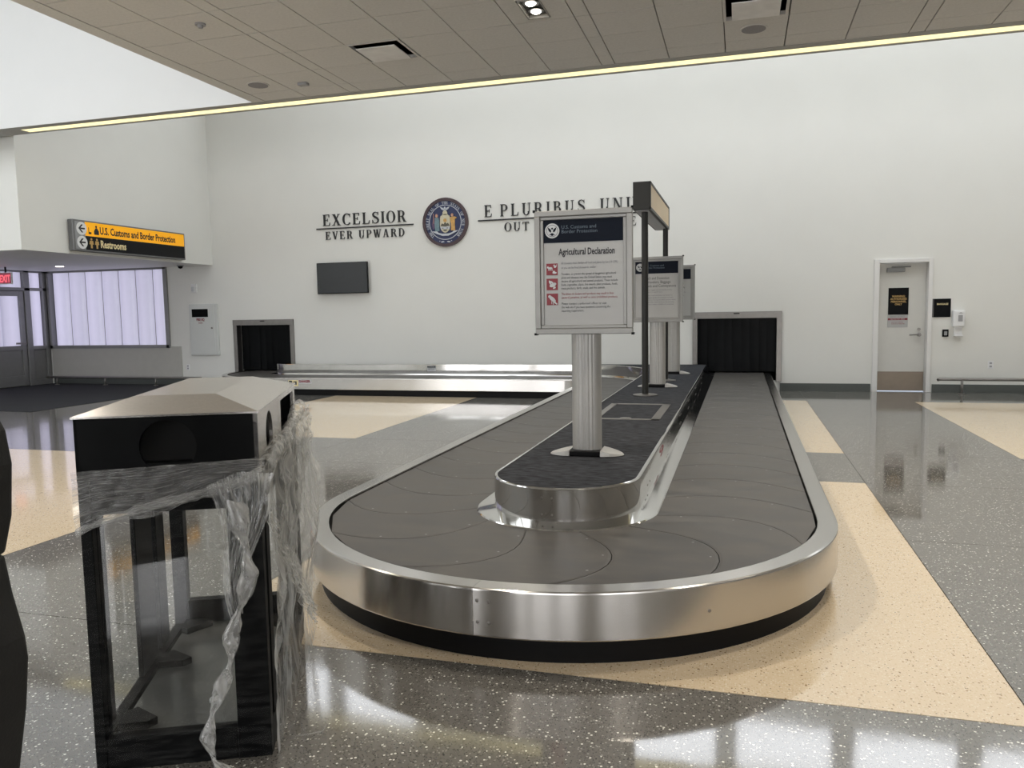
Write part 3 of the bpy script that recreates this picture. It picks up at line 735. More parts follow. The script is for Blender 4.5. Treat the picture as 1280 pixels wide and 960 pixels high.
for (y0, y1, z0, z1) in ((8.52, 10.78, 2.765, 2.79), (8.52, 10.78, 2.495, 2.525), (8.52, 8.555, 2.5, 2.79), (10.745, 10.78, 2.5, 2.79)): fr_.box(-.936, -.924, y0, y1, z0, z1)
fr_.build('panel_edge', 'alu_dark', ov)

# ------------------------------------------------------------------ raised serif lettering
TK, TH = .17, .065
def q(*p): return list(p)
def bar(x0, x1, y0, y1): return [(x0, y0), (x1, y0), (x1, y1), (x0, y1)]
def stem(x, w=TK, y0=0, y1=1, top=True, bot=True, sl=.075):
    o = [bar(x, x+w, y0, y1)]
    if top: o.append(bar(x-sl, x+w+sl, y1-.05, y1))
    if bot: o.append(bar(x-sl, x+w+sl, y0, y0+.05))
    return o
def diag(x0, y0, x1, y1, w): return [(x0, y0), (x0+w, y0), (x1+w, y1), (x1, y1)]
def ring(cx, cy, rx, ry, a0, a1, tk=TK, th=TH, n=22):
    o = []
    for i in range(n):
        A, Bq = a0 + (a1-a0)*i/n, a0 + (a1-a0)*(i+1)/n
        def pt(a, s):
            t = th + (tk-th)*abs(math.cos(a))**1.3
            return (cx + (rx - s*t)*math.cos(a), cy + (ry - s*(th + (t-th)*.25))*math.sin(a))
        o.append([pt(A, 0), pt(Bq, 0), pt(Bq, 1), pt(A, 1)])
    return o
def poly_stroke(pts, ws):
    o = []
    L = []
    for i, p in enumerate(pts):
        a, c = pts[max(i-1, 0)], pts[min(i+1, len(pts)-1)]
        d = math.hypot(c[0]-a[0], c[1]-a[1]) or 1; nx, ny = -(c[1]-a[1])/d, (c[0]-a[0])/d
        L.append(((p[0]+nx*ws[i]/2, p[1]+ny*ws[i]/2), (p[0]-nx*ws[i]/2, p[1]-ny*ws[i]/2)))
    for i in range(len(L)-1): o.append([L[i][0], L[i+1][0], L[i+1][1], L[i][1]])
    return o
def glyph(ch):
    s = .075
    if ch == 'E': return stem(.10, sl=.07) + [bar(.10, .66, .94, 1), bar(.10, .70, 0, .06), bar(.10, .50, .48, .54), [(.60, 1), (.66, 1), (.66, .74), (.64, .74)], [(.62, 0), (.70, 0), (.74, .28), (.71, .28)], bar(.48, .51, .38, .64)], .80
    if ch == 'F': return stem(.10, sl=.07) + [bar(.10, .64, .94, 1), bar(.10, .48, .47, .53), [(.58, 1), (.64, 1), (.64, .74), (.62, .74)], bar(.46, .49, .37, .63)], .72
    if ch == 'L': return stem(.10, sl=.07) + [bar(.10, .68, 0, .06), [(.60, 0), (.68, 0), (.72, .30), (.69, .30)]], .78
    if ch == 'I': return stem(.10, sl=.08), .37
    if ch == 'T': return stem(.30, top=False) + [bar(.02, .75, .94, 1), [(.02, 1), (.08, 1), (.04, .72), (.02, .72)], [(.69, 1), (.75, 1), (.75, .72), (.73, .72)]], .80
    if ch == 'H': return stem(.08) + stem(.60) + [bar(.1, .7, .47, .53)], .88
    if ch == 'X': return [diag(.06, 1, .58, 0, .20), diag(.62, 1, .10, 0, .06), bar(.0, .32, .95, 1), bar(.52, .78, .95, 1), bar(.0, .26, 0, .05), bar(.50, .84, 0, .05)], .86
    if ch == 'V': return [diag(.06, 1, .33, 0, .19), diag(.66, 1, .40, 0, .06), bar(0, .32, .95, 1), bar(.56, .82, .95, 1)], .84
    if ch == 'W': return [diag(.06, 1, .28, 0, .18), diag(.54, 1, .36, 0, .06), diag(.46, 1, .68, 0, .18), diag(.98, 1, .78, 0, .06), bar(0, .30, .95, 1), bar(.42, .68, .95, 1), bar(.90, 1.12, .95, 1)], 1.14
    if ch == 'A': return [diag(.36, 1, .10, 0, .06), diag(.34, 1, .60, 0, .19), bar(.2, .62, .30, .36), bar(0, .26, 0, .05), bar(.52, .86, 0, .05)], .88
    if ch == 'Y': return [diag(.04, 1, .31, .42, .19), diag(.66, 1, .40, .42, .06), bar(.31, .48, 0, .45), bar(.22, .58, 0, .05), bar(0, .30, .95, 1), bar(.56, .82, .95, 1)], .82
    if ch == 'N': return [bar(.12, .18, 0, 1), diag(.10, 1, .62, 0, .18), bar(.70, .76, 0, 1), bar(.0, .26, .95, 1), bar(.02, .28, 0, .05), bar(.60, .86, .95, 1)], .90
    if ch == 'M': return [bar(.12, .18, 0, 1), diag(.10, 1, .42, 0, .18), diag(.78, 1, .46, 0, .06), bar(.76, .93, 0, 1), bar(0, .26, .95, 1), bar(.02, .28, 0, .05), bar(.74, 1.0, .95, 1), bar(.68, 1.0, 0, .05)], 1.04
    if ch == 'U': return [bar(.10, .27, .30, 1), bar(.66, .72, .30, 1), bar(.02, .36, .95, 1), bar(.56, .82, .95, 1)] + ring(.41, .32, .31, .34, PI, 2*PI, .16, .07), .86
    if ch == 'O' or ch == 'Q': return ring(.44, .5, .42, .52, 0, 2*PI, .19, .05, 32), .88
    if ch == 'C': return ring(.46, .5, .44, .52, .75, 2*PI - .70, .19, .06, 28) + [[(.74, .98), (.77, .98), (.77, .66), (.75, .66)]], .84
    if ch == 'G': return ring(.46, .5, .44, .52, .75, 2*PI - .85, .19, .06, 28) + [bar(.66, .82, .06, .42), bar(.56, .88, .40, .45), [(.74, .98), (.77, .98), (.77, .68), (.75, .68)]], .92
    if ch == 'S': return poly_stroke([(.62, .80), (.54, .93), (.38, .985), (.22, .94), (.13, .82), (.16, .67), (.34, .55), (.54, .43), (.63, .28), (.58, .11), (.42, .02), (.24, .03), (.12, .14), (.08, .28)], [.05, .06, .06, .08, .13, .16, .18, .18, .16, .12, .07, .06, .06, .05]) + [bar(.61, .64, .70, 1), bar(.06, .09, 0, .32)], .72
    if ch in 'PRBD':
        o = stem(.10, sl=.07)
        if ch == 'P': return o + [bar(.2, .40, .94, 1), bar(.2, .40, .44, .50)] + ring(.40, .72, .32, .28, -PI/2, PI/2, .17, .06), .76
        if ch == 'R': return o + [bar(.2, .40, .94, 1), bar(.2, .42, .46, .52)] + ring(.40, .73, .30, .27, -PI/2, PI/2, .17, .06) + [diag(.38, .50, .62, 0, .19), bar(.60, .86, 0, .05)], .86
        if ch == 'B': return o + [bar(.2, .40, .94, 1), bar(.2, .42, .49, .55), bar(.2, .42, 0, .06)] + ring(.38, .76, .28, .24, -PI/2, PI/2, .16, .06) + ring(.40, .27, .33, .27, -PI/2, PI/2, .18, .06), .80
        return o + [bar(.2, .36, .94, 1), bar(.2, .36, 0, .06)] + ring(.36, .5, .46, .5, -PI/2, PI/2, .18, .06), .90
    if ch == 'K': return stem(.10) + [diag(.66, 1, .26, .46, .06), diag(.34, .58, .62, 0, .19), bar(.56, .82, .95, 1), bar(.56, .86, 0, .05)], .86
    if ch == ',': return [bar(.06, .20, 0, .14), [(.12, 0), (.20, 0), (.08, -.16), (.05, -.14)]], .26
    return [], .42
def serif_line(s, x0, x1, z0, cap, y, parent, gap=.16, m='letter', dep=.02):
    """letters mounted on the back wall (facing -Y), spread so the line runs from x0 to x1"""
    gs = [glyph(c) for c in s]
    tot = sum(g[1] for g in gs) + gap*(len(s)-1); k = (x1-x0)/tot; x = 0
    for c, (ps, wd) in zip(s, gs):
        if ps:
            b = MB(); X = plane((x0 + x*k, y, z0), (1, 0, 0), (0, 0, 1)) @ Matrix.Diagonal((k, cap, 1, 1))
            for i, p in enumerate(ps): b.prism(p, 0, dep + .00015*(i % 5), X)
            b.build('letter', m, parent)
        x += wd + gap
mo = thing('wall_motto', 'raised black letters EXCELSIOR over EVER UPWARD left of the seal', 'lettering', (-7.16, D, 3.1))
serif_line('EXCELSIOR', -8.07, -6.255, 3.228, .222, D, mo)
B(-8.215, -6.107, D - .02, D, 3.160, 3.184).build('rule_bar', 'letter', mo)
serif_line('EVER UPWARD', -8.02, -6.29, 2.952, .158, D, mo, gap=.22)
mo = thing('wall_motto', 'raised black letters E PLURIBUS UNUM partly hidden behind the front sign', 'lettering', (-3.03, D, 3.1))
serif_line('E', -4.66, -4.50, 3.232, .222, D, mo)
serif_line('PLURIBUS', -4.35, -2.73, 3.232, .222, D, mo, gap=.28)
serif_line('UNUM', -2.46, -1.545, 3.232, .222, D, mo, gap=.28)
B(-4.785, -1.28, D - .02, D, 3.160, 3.184).build('rule_bar', 'letter', mo)
serif_line('OUT OF MANY, ONE', -4.27, -1.80, 2.952, .158, D, mo, gap=.22)

# ------------------------------------------------------------------ state seal
sl = thing('wall_seal', 'round blue state seal with shield and two figures on the back wall', 'seal', (-5.44, D, 3.176))
SX = plane((-5.44, D, 3.176), (1, 0, 0), (0, 0, 1))
def sp(name, m, polys, z0, z1, parent=sl):
    b = MB()
    for p in polys: b.prism(p, z0, z1, SX)
    return b.build(name, m, parent)
def annulus(r0, r1, n=48):
    a, c = circle(0, 0, r0, n), circle(0, 0, r1, n)
    return [[a[i], a[(i+1) % n], c[(i+1) % n], c[i]] for i in range(n)]
sp('disc', 'sealblue', [circle(0, 0, .44, 48)], 0, .028)
sp('rim', 'sealrim', annulus(.405, .462), 0, .045)
sp('inner_ring', 'sealgrey', annulus(.318, .330), .028, .036)
rb = MB(); s_ = 'THE GREAT SEAL OF THE STATE OF NEW YORK'; a0, a1 = math.radians(229), math.radians(-49)
for i, ch in enumerate(s_):
    ps, wd = glyph(ch); a = a0 + (a1-a0)*(i+.5)/len(s_)
    Xl = SX @ Matrix.Rotation(a - PI/2, 4, 'Z') @ Matrix.Translation((-.021, .342, .028)) @ Matrix.Diagonal((.042/max(wd, .6), .052, 1, 1))
    for j, p in enumerate(ps): rb.prism(p, 0, .006 + .0001*(j % 5), Xl)
rb.build('ring_lettering', 'sealgrey', sl)
sp('ornament', 'sealgrey', [ell(-.062, -.368, .035, .012, .1), ell(.062, -.368, .035, .012, -.1), ell(-.12, -.352, .012, .006, .3), ell(.12, -.352, .012, .006, -.3)], .028, .034)
shield = [(-.10, .085), (-.085, .125), (.085, .125), (.10, .085), (.105, -.06), (.085, -.14), (.04, -.185), (0, -.20), (-.04, -.185), (-.085, -.14), (-.105, -.06)]
sh = sp('shield', 'sealcream', [shield], .028, .044)
sp('mountain', 'sealhill', [[(-.095, -.07), (-.06, -.02), (-.03, -.04), (0, .005), (.03, -.03), (.06, -.015), (.097, -.07), (.0, -.085)]], .044, .048, sh)
sp('river', 'sealgrey', [[(-.10, -.085), (.10, -.085), (.088, -.13), (-.088, -.13)]], .044, .047, sh)
sp('sun', 'gold', [ell(0, .035, .035, .035)], .044, .046, sh)
sp('ship', 'sealhill', [[(-.06, -.105), (-.03, -.105), (-.035, -.120), (-.055, -.120)], [(.03, -.105), (.06, -.105), (.055, -.120), (.035, -.120)], [(-.05, -.14), (.05, -.14), (.02, -.165), (-.02, -.165)]], .047, .050, sh)
gl = sp('globe', 'sealcream', [ell(0, .175, .05, .045), ell(0, .135, .065, .02)], .028, .042)
sp('eagle', 'sealgrey', [[(-.10, .295), (-.05, .275), (0, .245), (.05, .275), (.095, .290), (.07, .245), (.03, .222), (-.02, .218), (-.07, .245)], ell(.0, .262, .018, .03)], .03, .046)
lf = sp('left_figure', 'sealteal', [[(-.205, .09), (-.135, .09), (-.115, .0), (-.12, -.16), (-.205, -.16), (-.215, -.02)]], .028, .042)
sp('head', 'sealskin', [ell(-.172, .125, .026, .032)], .028, .046, lf)
sp('cloak', 'sealmauve', [[(-.235, .11), (-.205, .08), (-.212, -.10), (-.25, -.13), (-.27, -.03)], ell(-.172, .155, .024, .018)], .028, .040, lf)
sp('staff', 'sealskin', [bar(-.238, -.230, -.02, .17)], .040, .046, lf)
rf = sp('right_figure', 'gold', [[(.10, .09), (.19, .10), (.20, .06), (.195, -.05), (.20, -.16), (.115, -.16), (.125, -.04), (.10, .04)], [(.10, .08), (.09, .06), (.12, .02)], [(.19, .10), (.235, .085), (.225, .06), (.2, .06)]], .028, .042)
sp('head', 'sealskin', [ell(.145, .13, .025, .032)], .028, .046, rf)
sp('ribbon', 'sealgrey', [[(-.27, -.165), (-.17, -.165), (-.14, -.195), (-.06, -.215), (.06, -.215), (.14, -.195), (.17, -.165), (.26, -.160), (.22, -.188), (.16, -.215), (.06, -.255), (-.06, -.255), (-.16, -.220), (-.24, -.185)]], .028, .043)

# ------------------------------------------------------------------ things on the back wall
tv = thing('wall_screen', 'black flat television mounted on wall below EXCELSIOR', 'television', (-7.63, D, 2.18))
B(-8.19, -7.07, D - .115, D - .07, 1.872, 2.488).build('housing', 'black', tv, bevel=.006)
B(-8.175, -7.085, D - .118, D - .112, 1.89, 2.474).build('screen', 'screen', tv)
B(-7.85, -7.42, D - .07, D, 2.0, 2.35).build('wall_bracket', 'black', tv)
ca = thing('hose_cabinet', 'white wall cabinet with small window left of the left opening', 'cabinet', (-10.96, D, .64))
B(-11.325, -10.625, D - .05, D, .64, 1.735).build('frame', 'cabinet', ca, bevel=.01)
cd = B(-11.285, -10.70, D - .062, D - .048, .675, 1.705).build('door', 'cabinet', ca, bevel=.004)
B(-11.245, -10.845, D - .066, D - .060, 1.455, 1.625).build('window', 'blackgloss', cd)
text('lettering', 'FIRE EQ', .075, 'red', plane((-11.14, D - .0625, 1.375), (1, 0, 0), (0, 0, 1)), cd, width=.20, bold=.003)
text('lettering', 'INSIDE', .05, 'red', plane((-11.09, D - .0625, 1.315), (1, 0, 0), (0, 0, 1)), cd, width=.10)
MB().cyl((-10.76, D - .062, 1.22), (-10.76, D - .075, 1.22), .02, seg=12).build('latch', 'steel_dull', cd)
st = thing('wall_strobe', 'small white alarm strobe above the white wall cabinet', 'alarm', (-11.19, D, 2.07))
B(-11.26, -11.12, D - .03, D, 1.98, 2.16).build('base', 'whiteplastic', st, bevel=.008)
B(-11.235, -11.175, D - .06, D - .03, 2.0, 2.10).build('lens', 'lightprint', st, bevel=.01)
def outlet(lab, x, z):
    o = thing('wall_outlet', lab, 'outlet', (x, D, z))
    B(x - .04, x + .04, D - .008, D, z - .062, z + .062).build('plate', 'whiteplastic', o, bevel=.003)
    for dz in (-.026, .026): B(x - .018, x + .018, D - .011, D - .007, z + dz - .016, z + dz + .016).build('socket', 'greyplastic', o, bevel=.004)
outlet('small white outlet plate low on wall above the right bumper rail', 3.88, .458)
outlet('small white outlet plate low on wall below the white cabinet', -11.46, .382)
ps = thing('door_sign', 'black sign with gold warning text on the white door', 'sign', (2.52, D + .12, 1.5))
B(2.365, 2.672, D + .112, D + .12, 1.285, 1.73).build('plate', 'blackgloss', ps)
for k, (s_, wd) in enumerate((('WARNING:', .20), ('AUTHORIZED', .25), ('PERSONNEL', .235), ('ONLY', .11))):
    text('lettering', s_, .045, 'goldtext', plane((2.52 - wd/2, D + .1115, 1.575 - .044*k), (1, 0, 0), (0, 0, 1)), ps, width=wd, bold=.001)
ns = thing('door_notice', 'white notice with a red band under the black door sign', 'notice', (2.52, D + .12, 1.18))
B(2.36, 2.668, D + .114, D + .12, 1.075, 1.278).build('sheet', 'paper', ns)
B(2.365, 2.664, D + .1125, D + .114, 1.195, 1.228).build('red_band', 'red', ns)
text('lettering', 'RESTRICTED AREA', .026, 'lightprint', plane((2.40, D + .112, 1.203), (1, 0, 0), (0, 0, 1)), ns, width=.22)
text('lettering', 'NOTICE  SECURITY', .026, 'inkgrey', plane((2.40, D + .1135, 1.245), (1, 0, 0), (0, 0, 1)), ns, width=.22)
text('lettering', 'DO NOT ENTER\nWITHOUT BADGE', .026, 'red', plane((2.42, D + .1135, 1.15), (1, 0, 0), (0, 0, 1)), ns, width=.2)
rs = thing('room_sign', 'black square room sign on wall right of the door', 'sign', (3.12, D, 1.38))
B(2.965+.01, 3.275, D - .012, D, 1.235, 1.535).build('plate', 'blackgloss', rs)
B(2.975, 3.025, D - .016, D - .011, 1.235, 1.535).build('side_strip', mat('strip_grey', rgb(84, 82, 82), .35, .3), rs)
text('lettering', 'BAGGAGE', .04, 'yellowtext', plane((3.07, D - .0125, 1.435), (1, 0, 0), (0, 0, 1)), rs, width=.165, bold=.001)
cr = thing('card_reader', 'small black card reader below the black room sign', 'card reader', (3.21, D, .975))
B(3.162, 3.252, D - .03, D, .915, 1.035).build('housing', 'black', cr, bevel=.006)
B(3.185, 3.23, D - .033, D - .029, .94, 1.005).build('keypad', 'greyplastic', cr)
sd = thing('sanitizer_dispenser', 'white hand sanitizer dispenser on wall right of the room sign', 'dispenser', (3.40, D, 1.1))
B(3.29, 3.47, D - .11, D, 1.075, 1.345).build('housing', 'whiteplastic', sd, bevel=.02)
B(3.365, 3.43, D - .114, D - .108, 1.165, 1.265).build('window', 'greyplastic', sd)
MB().prism([(3.365, 1.295), (3.40, 1.31), (3.435, 1.295)], D - .114, D - .109, Matrix(((1, 0, 0, 0), (0, 0, 1, 0), (0, 1, 0, 0), (0, 0, 0, 1)))).build('mark', 'greyplastic', sd, recalc=True)
B(3.33, 3.45, D - .02, D, .93, 1.08).build('back_plate', 'whiteplastic', sd, bevel=.006)
B(3.32, 3.45, D - .10, D, .92, .945).build('drip_tray', 'whiteplastic', sd, bevel=.008)
def rail(lab, x0, x1, y, z, xs):
    r = thing('bumper_rail', lab, 'rail', ((x0+x1)/2, y, 0))
    MB().tube([(x0 + .0, y + .03, z - .012), (x0 + .02, y, z), (x0 + .08, y, z), (x1 - .05, y, z), (x1, y + .03, z)], .026, 12).build('tube', 'steel_dull', r, smooth=True)
    for x in xs:
        MB().cyl((x, y, 0.01), (x, y, z), .02, seg=12).build('post', 'steel_dull', r, smooth=True)
        MB().cyl((x, y, 0.0065), (x, y, .018), .05, seg=16).build('foot', 'steel_dull', r)
rail('low steel bumper rail along wall right of the white door', 3.06, 8.6, 13.98, .245, (3.40, 5.1, 6.8, 8.3))
rail('low steel bumper rail beneath the frosted window at left', -15.0, -10.9, 13.98, .175, (-14.7, -13.38, -12.05, -11.0))

# ------------------------------------------------------------------ wayfinding sign on the bulkhead (faces +X)
wy = thing('wayfinding_sign', 'long amber and black wayfinding sign on the white bulkhead at left', 'sign', (-10.66, 11.96, 2.6))
B(-10.71, -10.60, 10.60, 13.33, 2.585, 3.105).build('housing', mat('housing_grey', rgb(118, 118, 118), .4, .4), wy, bevel=.012)
yx = -10.5985
def face(name, m, y0, y1, z0, z1, x=yx, parent=wy): return B(x - .004, x, y0, y1, z0, z1).build(name, m, parent)
face('grey_panel', 'signgrey', 10.64, 10.95, 2.62, 3.075, yx - .0002)
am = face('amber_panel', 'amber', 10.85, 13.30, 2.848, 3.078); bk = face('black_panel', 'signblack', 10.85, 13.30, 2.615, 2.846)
def WX(y, z, d=.0005): return plane((yx + d, y, z), (0, 1, 0), (0, 0, 1))
for zc in (2.962, 2.732):
    di = MB().prism(circle(0, 0, .108, 32), 0, .003, WX(10.775, zc)).build('arrow_disc', 'whiteplastic', wy)
    MB().prism([(-.068, 0), (-.005, .066), (.030, .066), (-.022, .013), (.066, .013), (.066, -.013), (-.022, -.013), (.030, -.066), (-.005, -.066)], .003, .005, WX(10.775, zc)).build('arrow', 'ink', di)
# officer and suitcase pictogram, figures pictogram
pg_ = MB(); X = WX(11.02, 2.962)
pg_.prism(circle(.07, .055, .02, 12), 0, .002, X); pg_.prism([(.02, -.02), (.06, .035), (.09, .03), (.125, -.02), (.125, -.08), (.02, -.08)], 0, .002, X); pg_.box(-.10, -.088, -.05, .03, 0, .002, X); pg_.box(-.10, -.04, -.08, -.045, 0, .002, X)
pg_.build('customs_pictogram', 'ink', am)
pg_ = MB(); X = WX(11.03, 2.732)
for cx in (-.06, .06):
    pg_.prism(circle(cx, .065, .02, 12), 0, .002, X); pg_.prism([(cx-.035, .04), (cx+.035, .04), (cx+.045, -.02), (cx+.02, -.02), (cx+.018, -.085), (cx-.018, -.085), (cx-.02, -.02), (cx-.045, -.02)], 0, .002, X)
pg_.build('restroom_pictogram', 'goldtext', bk)
text('lettering', 'U.S. Customs and Border Protection', .175, 'ink', WX(11.165, 2.90), am, width=1.88, bold=.005, ext=.001)
text('lettering', 'Restrooms', .175, 'yellowtext', WX(11.165, 2.672), bk, width=.585, bold=.005, ext=.001)

# exit sign, soffit lamp and camera under the bulkhead
ex = thing('exit_sign', 'red EXIT sign hanging from the soffit at the left edge', 'sign', (-14.36, 12.6, 2.44))
B(-14.56, -14.215, 12.59, 12.62, 2.19, 2.43).build('panel', 'whiteplastic', ex, bevel=.004)
B(-14.54, -14.235, 12.586, 12.592, 2.205, 2.415).build('face', mat('exit_face', rgb(228, 120, 140), .4), ex)
text('lettering', 'EXIT', .20, 'exit_red', plane((-14.525, 12.5855, 2.235), (1, 0, 0), (0, 0, 1)), ex, width=.275, bold=.006)
B(-14.40, -14.36, 12.60, 12.61, 2.43, 2.54).build('hanger', 'alu_dark', ex)
def downlight(lab, x, y, z):
    d = thing('soffit_downlight', lab, 'light', (x, y, z))
    MB().cyl((x, y, z), (x, y, z - .008), .10, seg=24).build('trim_ring', 'whiteplastic', d)
    MB().cyl((x, y, z - .008), (x, y, z - .011), .075, seg=24).build('lens', 'lamp', d)
downlight('round lit downlight in the soffit left of the wayfinding sign', -13.35, 12.95, 2.54)
cc = thing('soffit_camera', 'small dark dome camera under bulkhead corner near the white cabinet', 'camera', (-11.2, 13.9, 2.54))
MB().cyl((-11.2, 13.9, 2.54), (-11.2, 13.9, 2.515), .07, seg=20).build('base', 'greyplastic', cc)
MB().dome((-11.2, 13.9, 2.515), (0, 0, -1), .055, 1.0, 16).build('dome', 'blackgloss', cc, smooth=True)

# ------------------------------------------------------------------ ceiling fittings
def diffuser(lab, x0, x1, y0, y1):
    v = thing('air_diffuser', lab, 'vent', ((x0+x1)/2, (y0+y1)/2, 4.23))
    f = MB(); z = 4.226
    for (a, b2, c, d) in ((x0+.004, x1-.004, y0+.004, y0+.03), (x0+.004, x1-.004, y1-.03, y1-.004), (x0+.004, x0+.03, y0+.03, y1-.03), (x1-.03, x1-.004, y0+.03, y1-.03)): f.box(a, b2, c, d, z, 4.262)
    f.build('frame', 'tile', v)
    B(x0+.03, x1-.03, y0+.03, y1-.03, 4.262, 4.30).build('plenum', 'void', v)
    B(x0+.085, x1-.085, y0+.085, y1-.085, 4.200, 4.212).build('plaque', mat('plaque_grey', (.86, .85, .84, 1), .5), v, bevel=.003)
    B((x0+x1)/2-.02, (x0+x1)/2+.02, (y0+y1)/2-.02, (y0+y1)/2+.02, 4.23, 4.27).build('stem', 'greyplastic', v)
diffuser('square plaque air diffuser in ceiling near the beam, left of centre', *HOLES[0])
diffuser('square plaque air diffuser at top edge beside the right ceiling speaker', *HOLES[1])
def twin(lab, cx, cy, dz=0, group=None):
    tl = thing('twin_downlight', lab, 'light', (cx, cy, 4.23))
    x0, x1, y0, y1 = cx - .11, cx + .11, cy - .23, cy + .23; z0 = 4.224 + dz
    f = MB()
    for (a, b2, c, d) in ((x0, x1, y0, y0+.015), (x0, x1, y1-.015, y1), (x0, x0+.015, y0, y1), (x1-.015, x1, y0, y1)): f.box(a, b2, c, d, z0, z0 + .076)
    f.build('frame', M['lampframe'], tl); B(x0, x1, y0, y1, z0 + .076, z0 + .086).build('housing', 'alu_dark', tl)
    for yy in (cy - .10, cy + .10):
        MB().cyl((cx, yy, z0 + .076), (cx, yy, z0 + .02), .05, .075, seg=20).build('reflector', 'steel_dull', tl)
        MB().dome((cx, yy, z0 + .0195), (0, 0, -1), .05, .35, 16).build('bulb', 'lamp', tl)
    ld = bpy.data.lights.new('downlight_lamp', 'SPOT'); ld.energy = LAMP_W; ld.color = (1.0, .92, .80); ld.spot_size = math.radians(125); ld.spot_blend = .8; ld.shadow_soft_size = .08
    lo = bpy.data.objects.new('lamp_light', ld); C.objects.link(lo); lo.location = (cx, cy, z0 - .03)
M['lampframe'] = mat('lamp_frame', rgb(150, 148, 142), .4)
twin('recessed twin lamp downlight with two glowing bulbs at top edge', -1.87, 7.33)
k = 0
for cx, cy, w_ in ((1.30, 7.33, 'near the right air diffuser'), (4.47, 7.33, 'at far right beyond the frame'), (-5.04, 4.30, 'left over the recycling bin'), (-1.87, 4.30, 'over the carousel end'), (1.30, 4.30, 'right of the carousel end'), (4.47, 4.30, 'over the right floor'),
                   (1.30, 1.25, 'right of the viewpoint'), (-1.87, -2.4, 'behind the viewpoint'), (2.9, -2.4, 'behind and right of the viewpoint')):
    twin('recessed twin downlight out of the picture, ' + w_, cx, cy, -.077 if cy < 7 or cx > 1 else 0)
def speaker(lab, x, y):
    s = thing('ceiling_speaker', lab, 'speaker', (x, y, 4.23))
    MB().cyl((x, y, 4.23), (x, y, 4.222), .135, seg=32).build('rim', 'tile', s)
    MB().cyl((x, y, 4.222), (x, y, 4.219), .118, seg=32).build('grille', 'speaker', s)
speaker('round grey ceiling speaker at right near the LED line', .10, 8.54)
speaker('round grey ceiling speaker near the left end of the ceiling', -5.63, 8.55)
sm = thing('smoke_detector', 'small round smoke detector on ceiling at upper left', 'detector', (-4.98, 6.65, 4.23))
MB().cyl((-4.98, 6.65, 4.23), (-4.98, 6.65, 4.215), .05, seg=20).cyl((-4.98, 6.65, 4.215), (-4.98, 6.65, 4.19), .03, .022, seg=16).build('body', 'greyplastic', sm)
pi_ = thing('sprinkler_head', 'small grey ceiling sensor right of the left ceiling speaker', 'sensor', (-5.08, 8.66, 4.23))
MB().box(-5.14, -5.02, 8.62, 8.70, 4.195, 4.23).build('body', 'greyplastic', pi_, bevel=.008)

# ------------------------------------------------------------------ recycling station wrapped in stretch film
RZ = .44079; BW, BL, BH = .5387, 1.02, 1.1366
bin_ = thing('recycling_bin', 'black two-stream recycling bin with sloped top and clear panels', 'bin', (-1.4609, 2.1282, 0), RZ)
# local frame: +x points right along the front, so the front face runs x from -BW to 0; y = depth
def L(name, m, x0, x1, y0, y1, z0, z1, bevel=.003, parent=None):
    o = B(x0, x1, y0, y1, z0, z1).build(name, m, bin_ if parent is None else parent, bevel=bevel, shift=False); return o
w_ = BW
# solid hood with openings: built from slabs around the holes
HZ0 = .985
def panel_hole(name, u0, u1, z0, z1, hole, place, thick=.012):
    """rectangular slab with a polygon hole; place maps (u, z, d) to local xyz"""
    n = len(hole); cu, cz = sum(p[0] for p in hole)/n, sum(p[1] for p in hole)/n
    outer = []
    for p in hole:
        dx, dz = p[0]-cu, p[1]-cz
        t = min([((u1-cu)/dx if dx > 1e-9 else (u0-cu)/dx if dx < -1e-9 else 1e9), ((z1-cz)/dz if dz > 1e-9 else (z0-cz)/dz if dz < -1e-9 else 1e9)])
        outer.append((cu + dx*t, cz + dz*t))
    ang = lambda p: math.atan2(p[1]-cz, p[0]-cu)
    b = MB()
    for i in range(n):
        a, c, e, f2 = hole[i], hole[(i+1) % n], outer[(i+1) % n], outer[i]
        poly = [f2]
        for cn in ((u0, z0), (u1, z0), (u1, z1), (u0, z1)):
            A0, A1, AC = ang(f2), ang(e), ang(cn)
            d1 = (AC - A0) % (2*PI); d2 = (A1 - A0) % (2*PI)
            if 1e-6 < d1 < d2 - 1e-6: poly.append(cn)
        poly += [e, c, a]
        vs = [place(p[0], p[1], d) for d in (0, thick) for p in poly]; k = len(poly)
        b.add(vs, [tuple(range(k))[::-1], tuple(range(k, 2*k))] + [(j, (j+1) % k, k + (j+1) % k, k + j) for j in range(k)])
    return b
circ_ = [( -w_/2 + .085*math.cos(a), 1.035 + .085*math.sin(a)) for a in [2*PI*k/28 for k in range(28)]]
hood_front = panel_hole('f', -w_, 0, HZ0 - .05, BH, [(x, max(z, HZ0 - .045)) for x, z in circ_], lambda u, z, d: (u, d, z))
hood_front.build('hood_front', 'binblack', bin_, recalc=True, shift=False)
arch = [(.25 + .078*math.cos(a), 1.03 + .078*math.sin(a)) for a in [2*PI*k/24 for k in range(24)]]
panel_hole('s', 0, .5, HZ0 - .05, BH, arch, lambda u, z, d: (-d, u, z)).build('hood_side', 'bintop', bin_, recalc=True, shift=False)  # paler lid coat puts the glancing sheen into this side's colour
sq_ = [(.55, 1.11), (.55, .965), (.96, .965), (.96, 1.11)]
panel_hole('s', .5, BL, HZ0 - .05, BH, sq_, lambda u, z, d: (-d, u, z)).build('hood_side', 'bintop', bin_, recalc=True, shift=False)  # same paler coat, standing in for the sheen on the black hood
L('hood_side', 'binblack', -w_, -w_+.012, 0, BL, HZ0 - .05, BH); L('hood_back', 'binblack', -w_, 0, BL-.012, BL, HZ0 - .05, BH)
L('hood_inner', 'void', -w_+.06, -.05, .06, BL-.06, HZ0 - .04, BH - .01, 0)
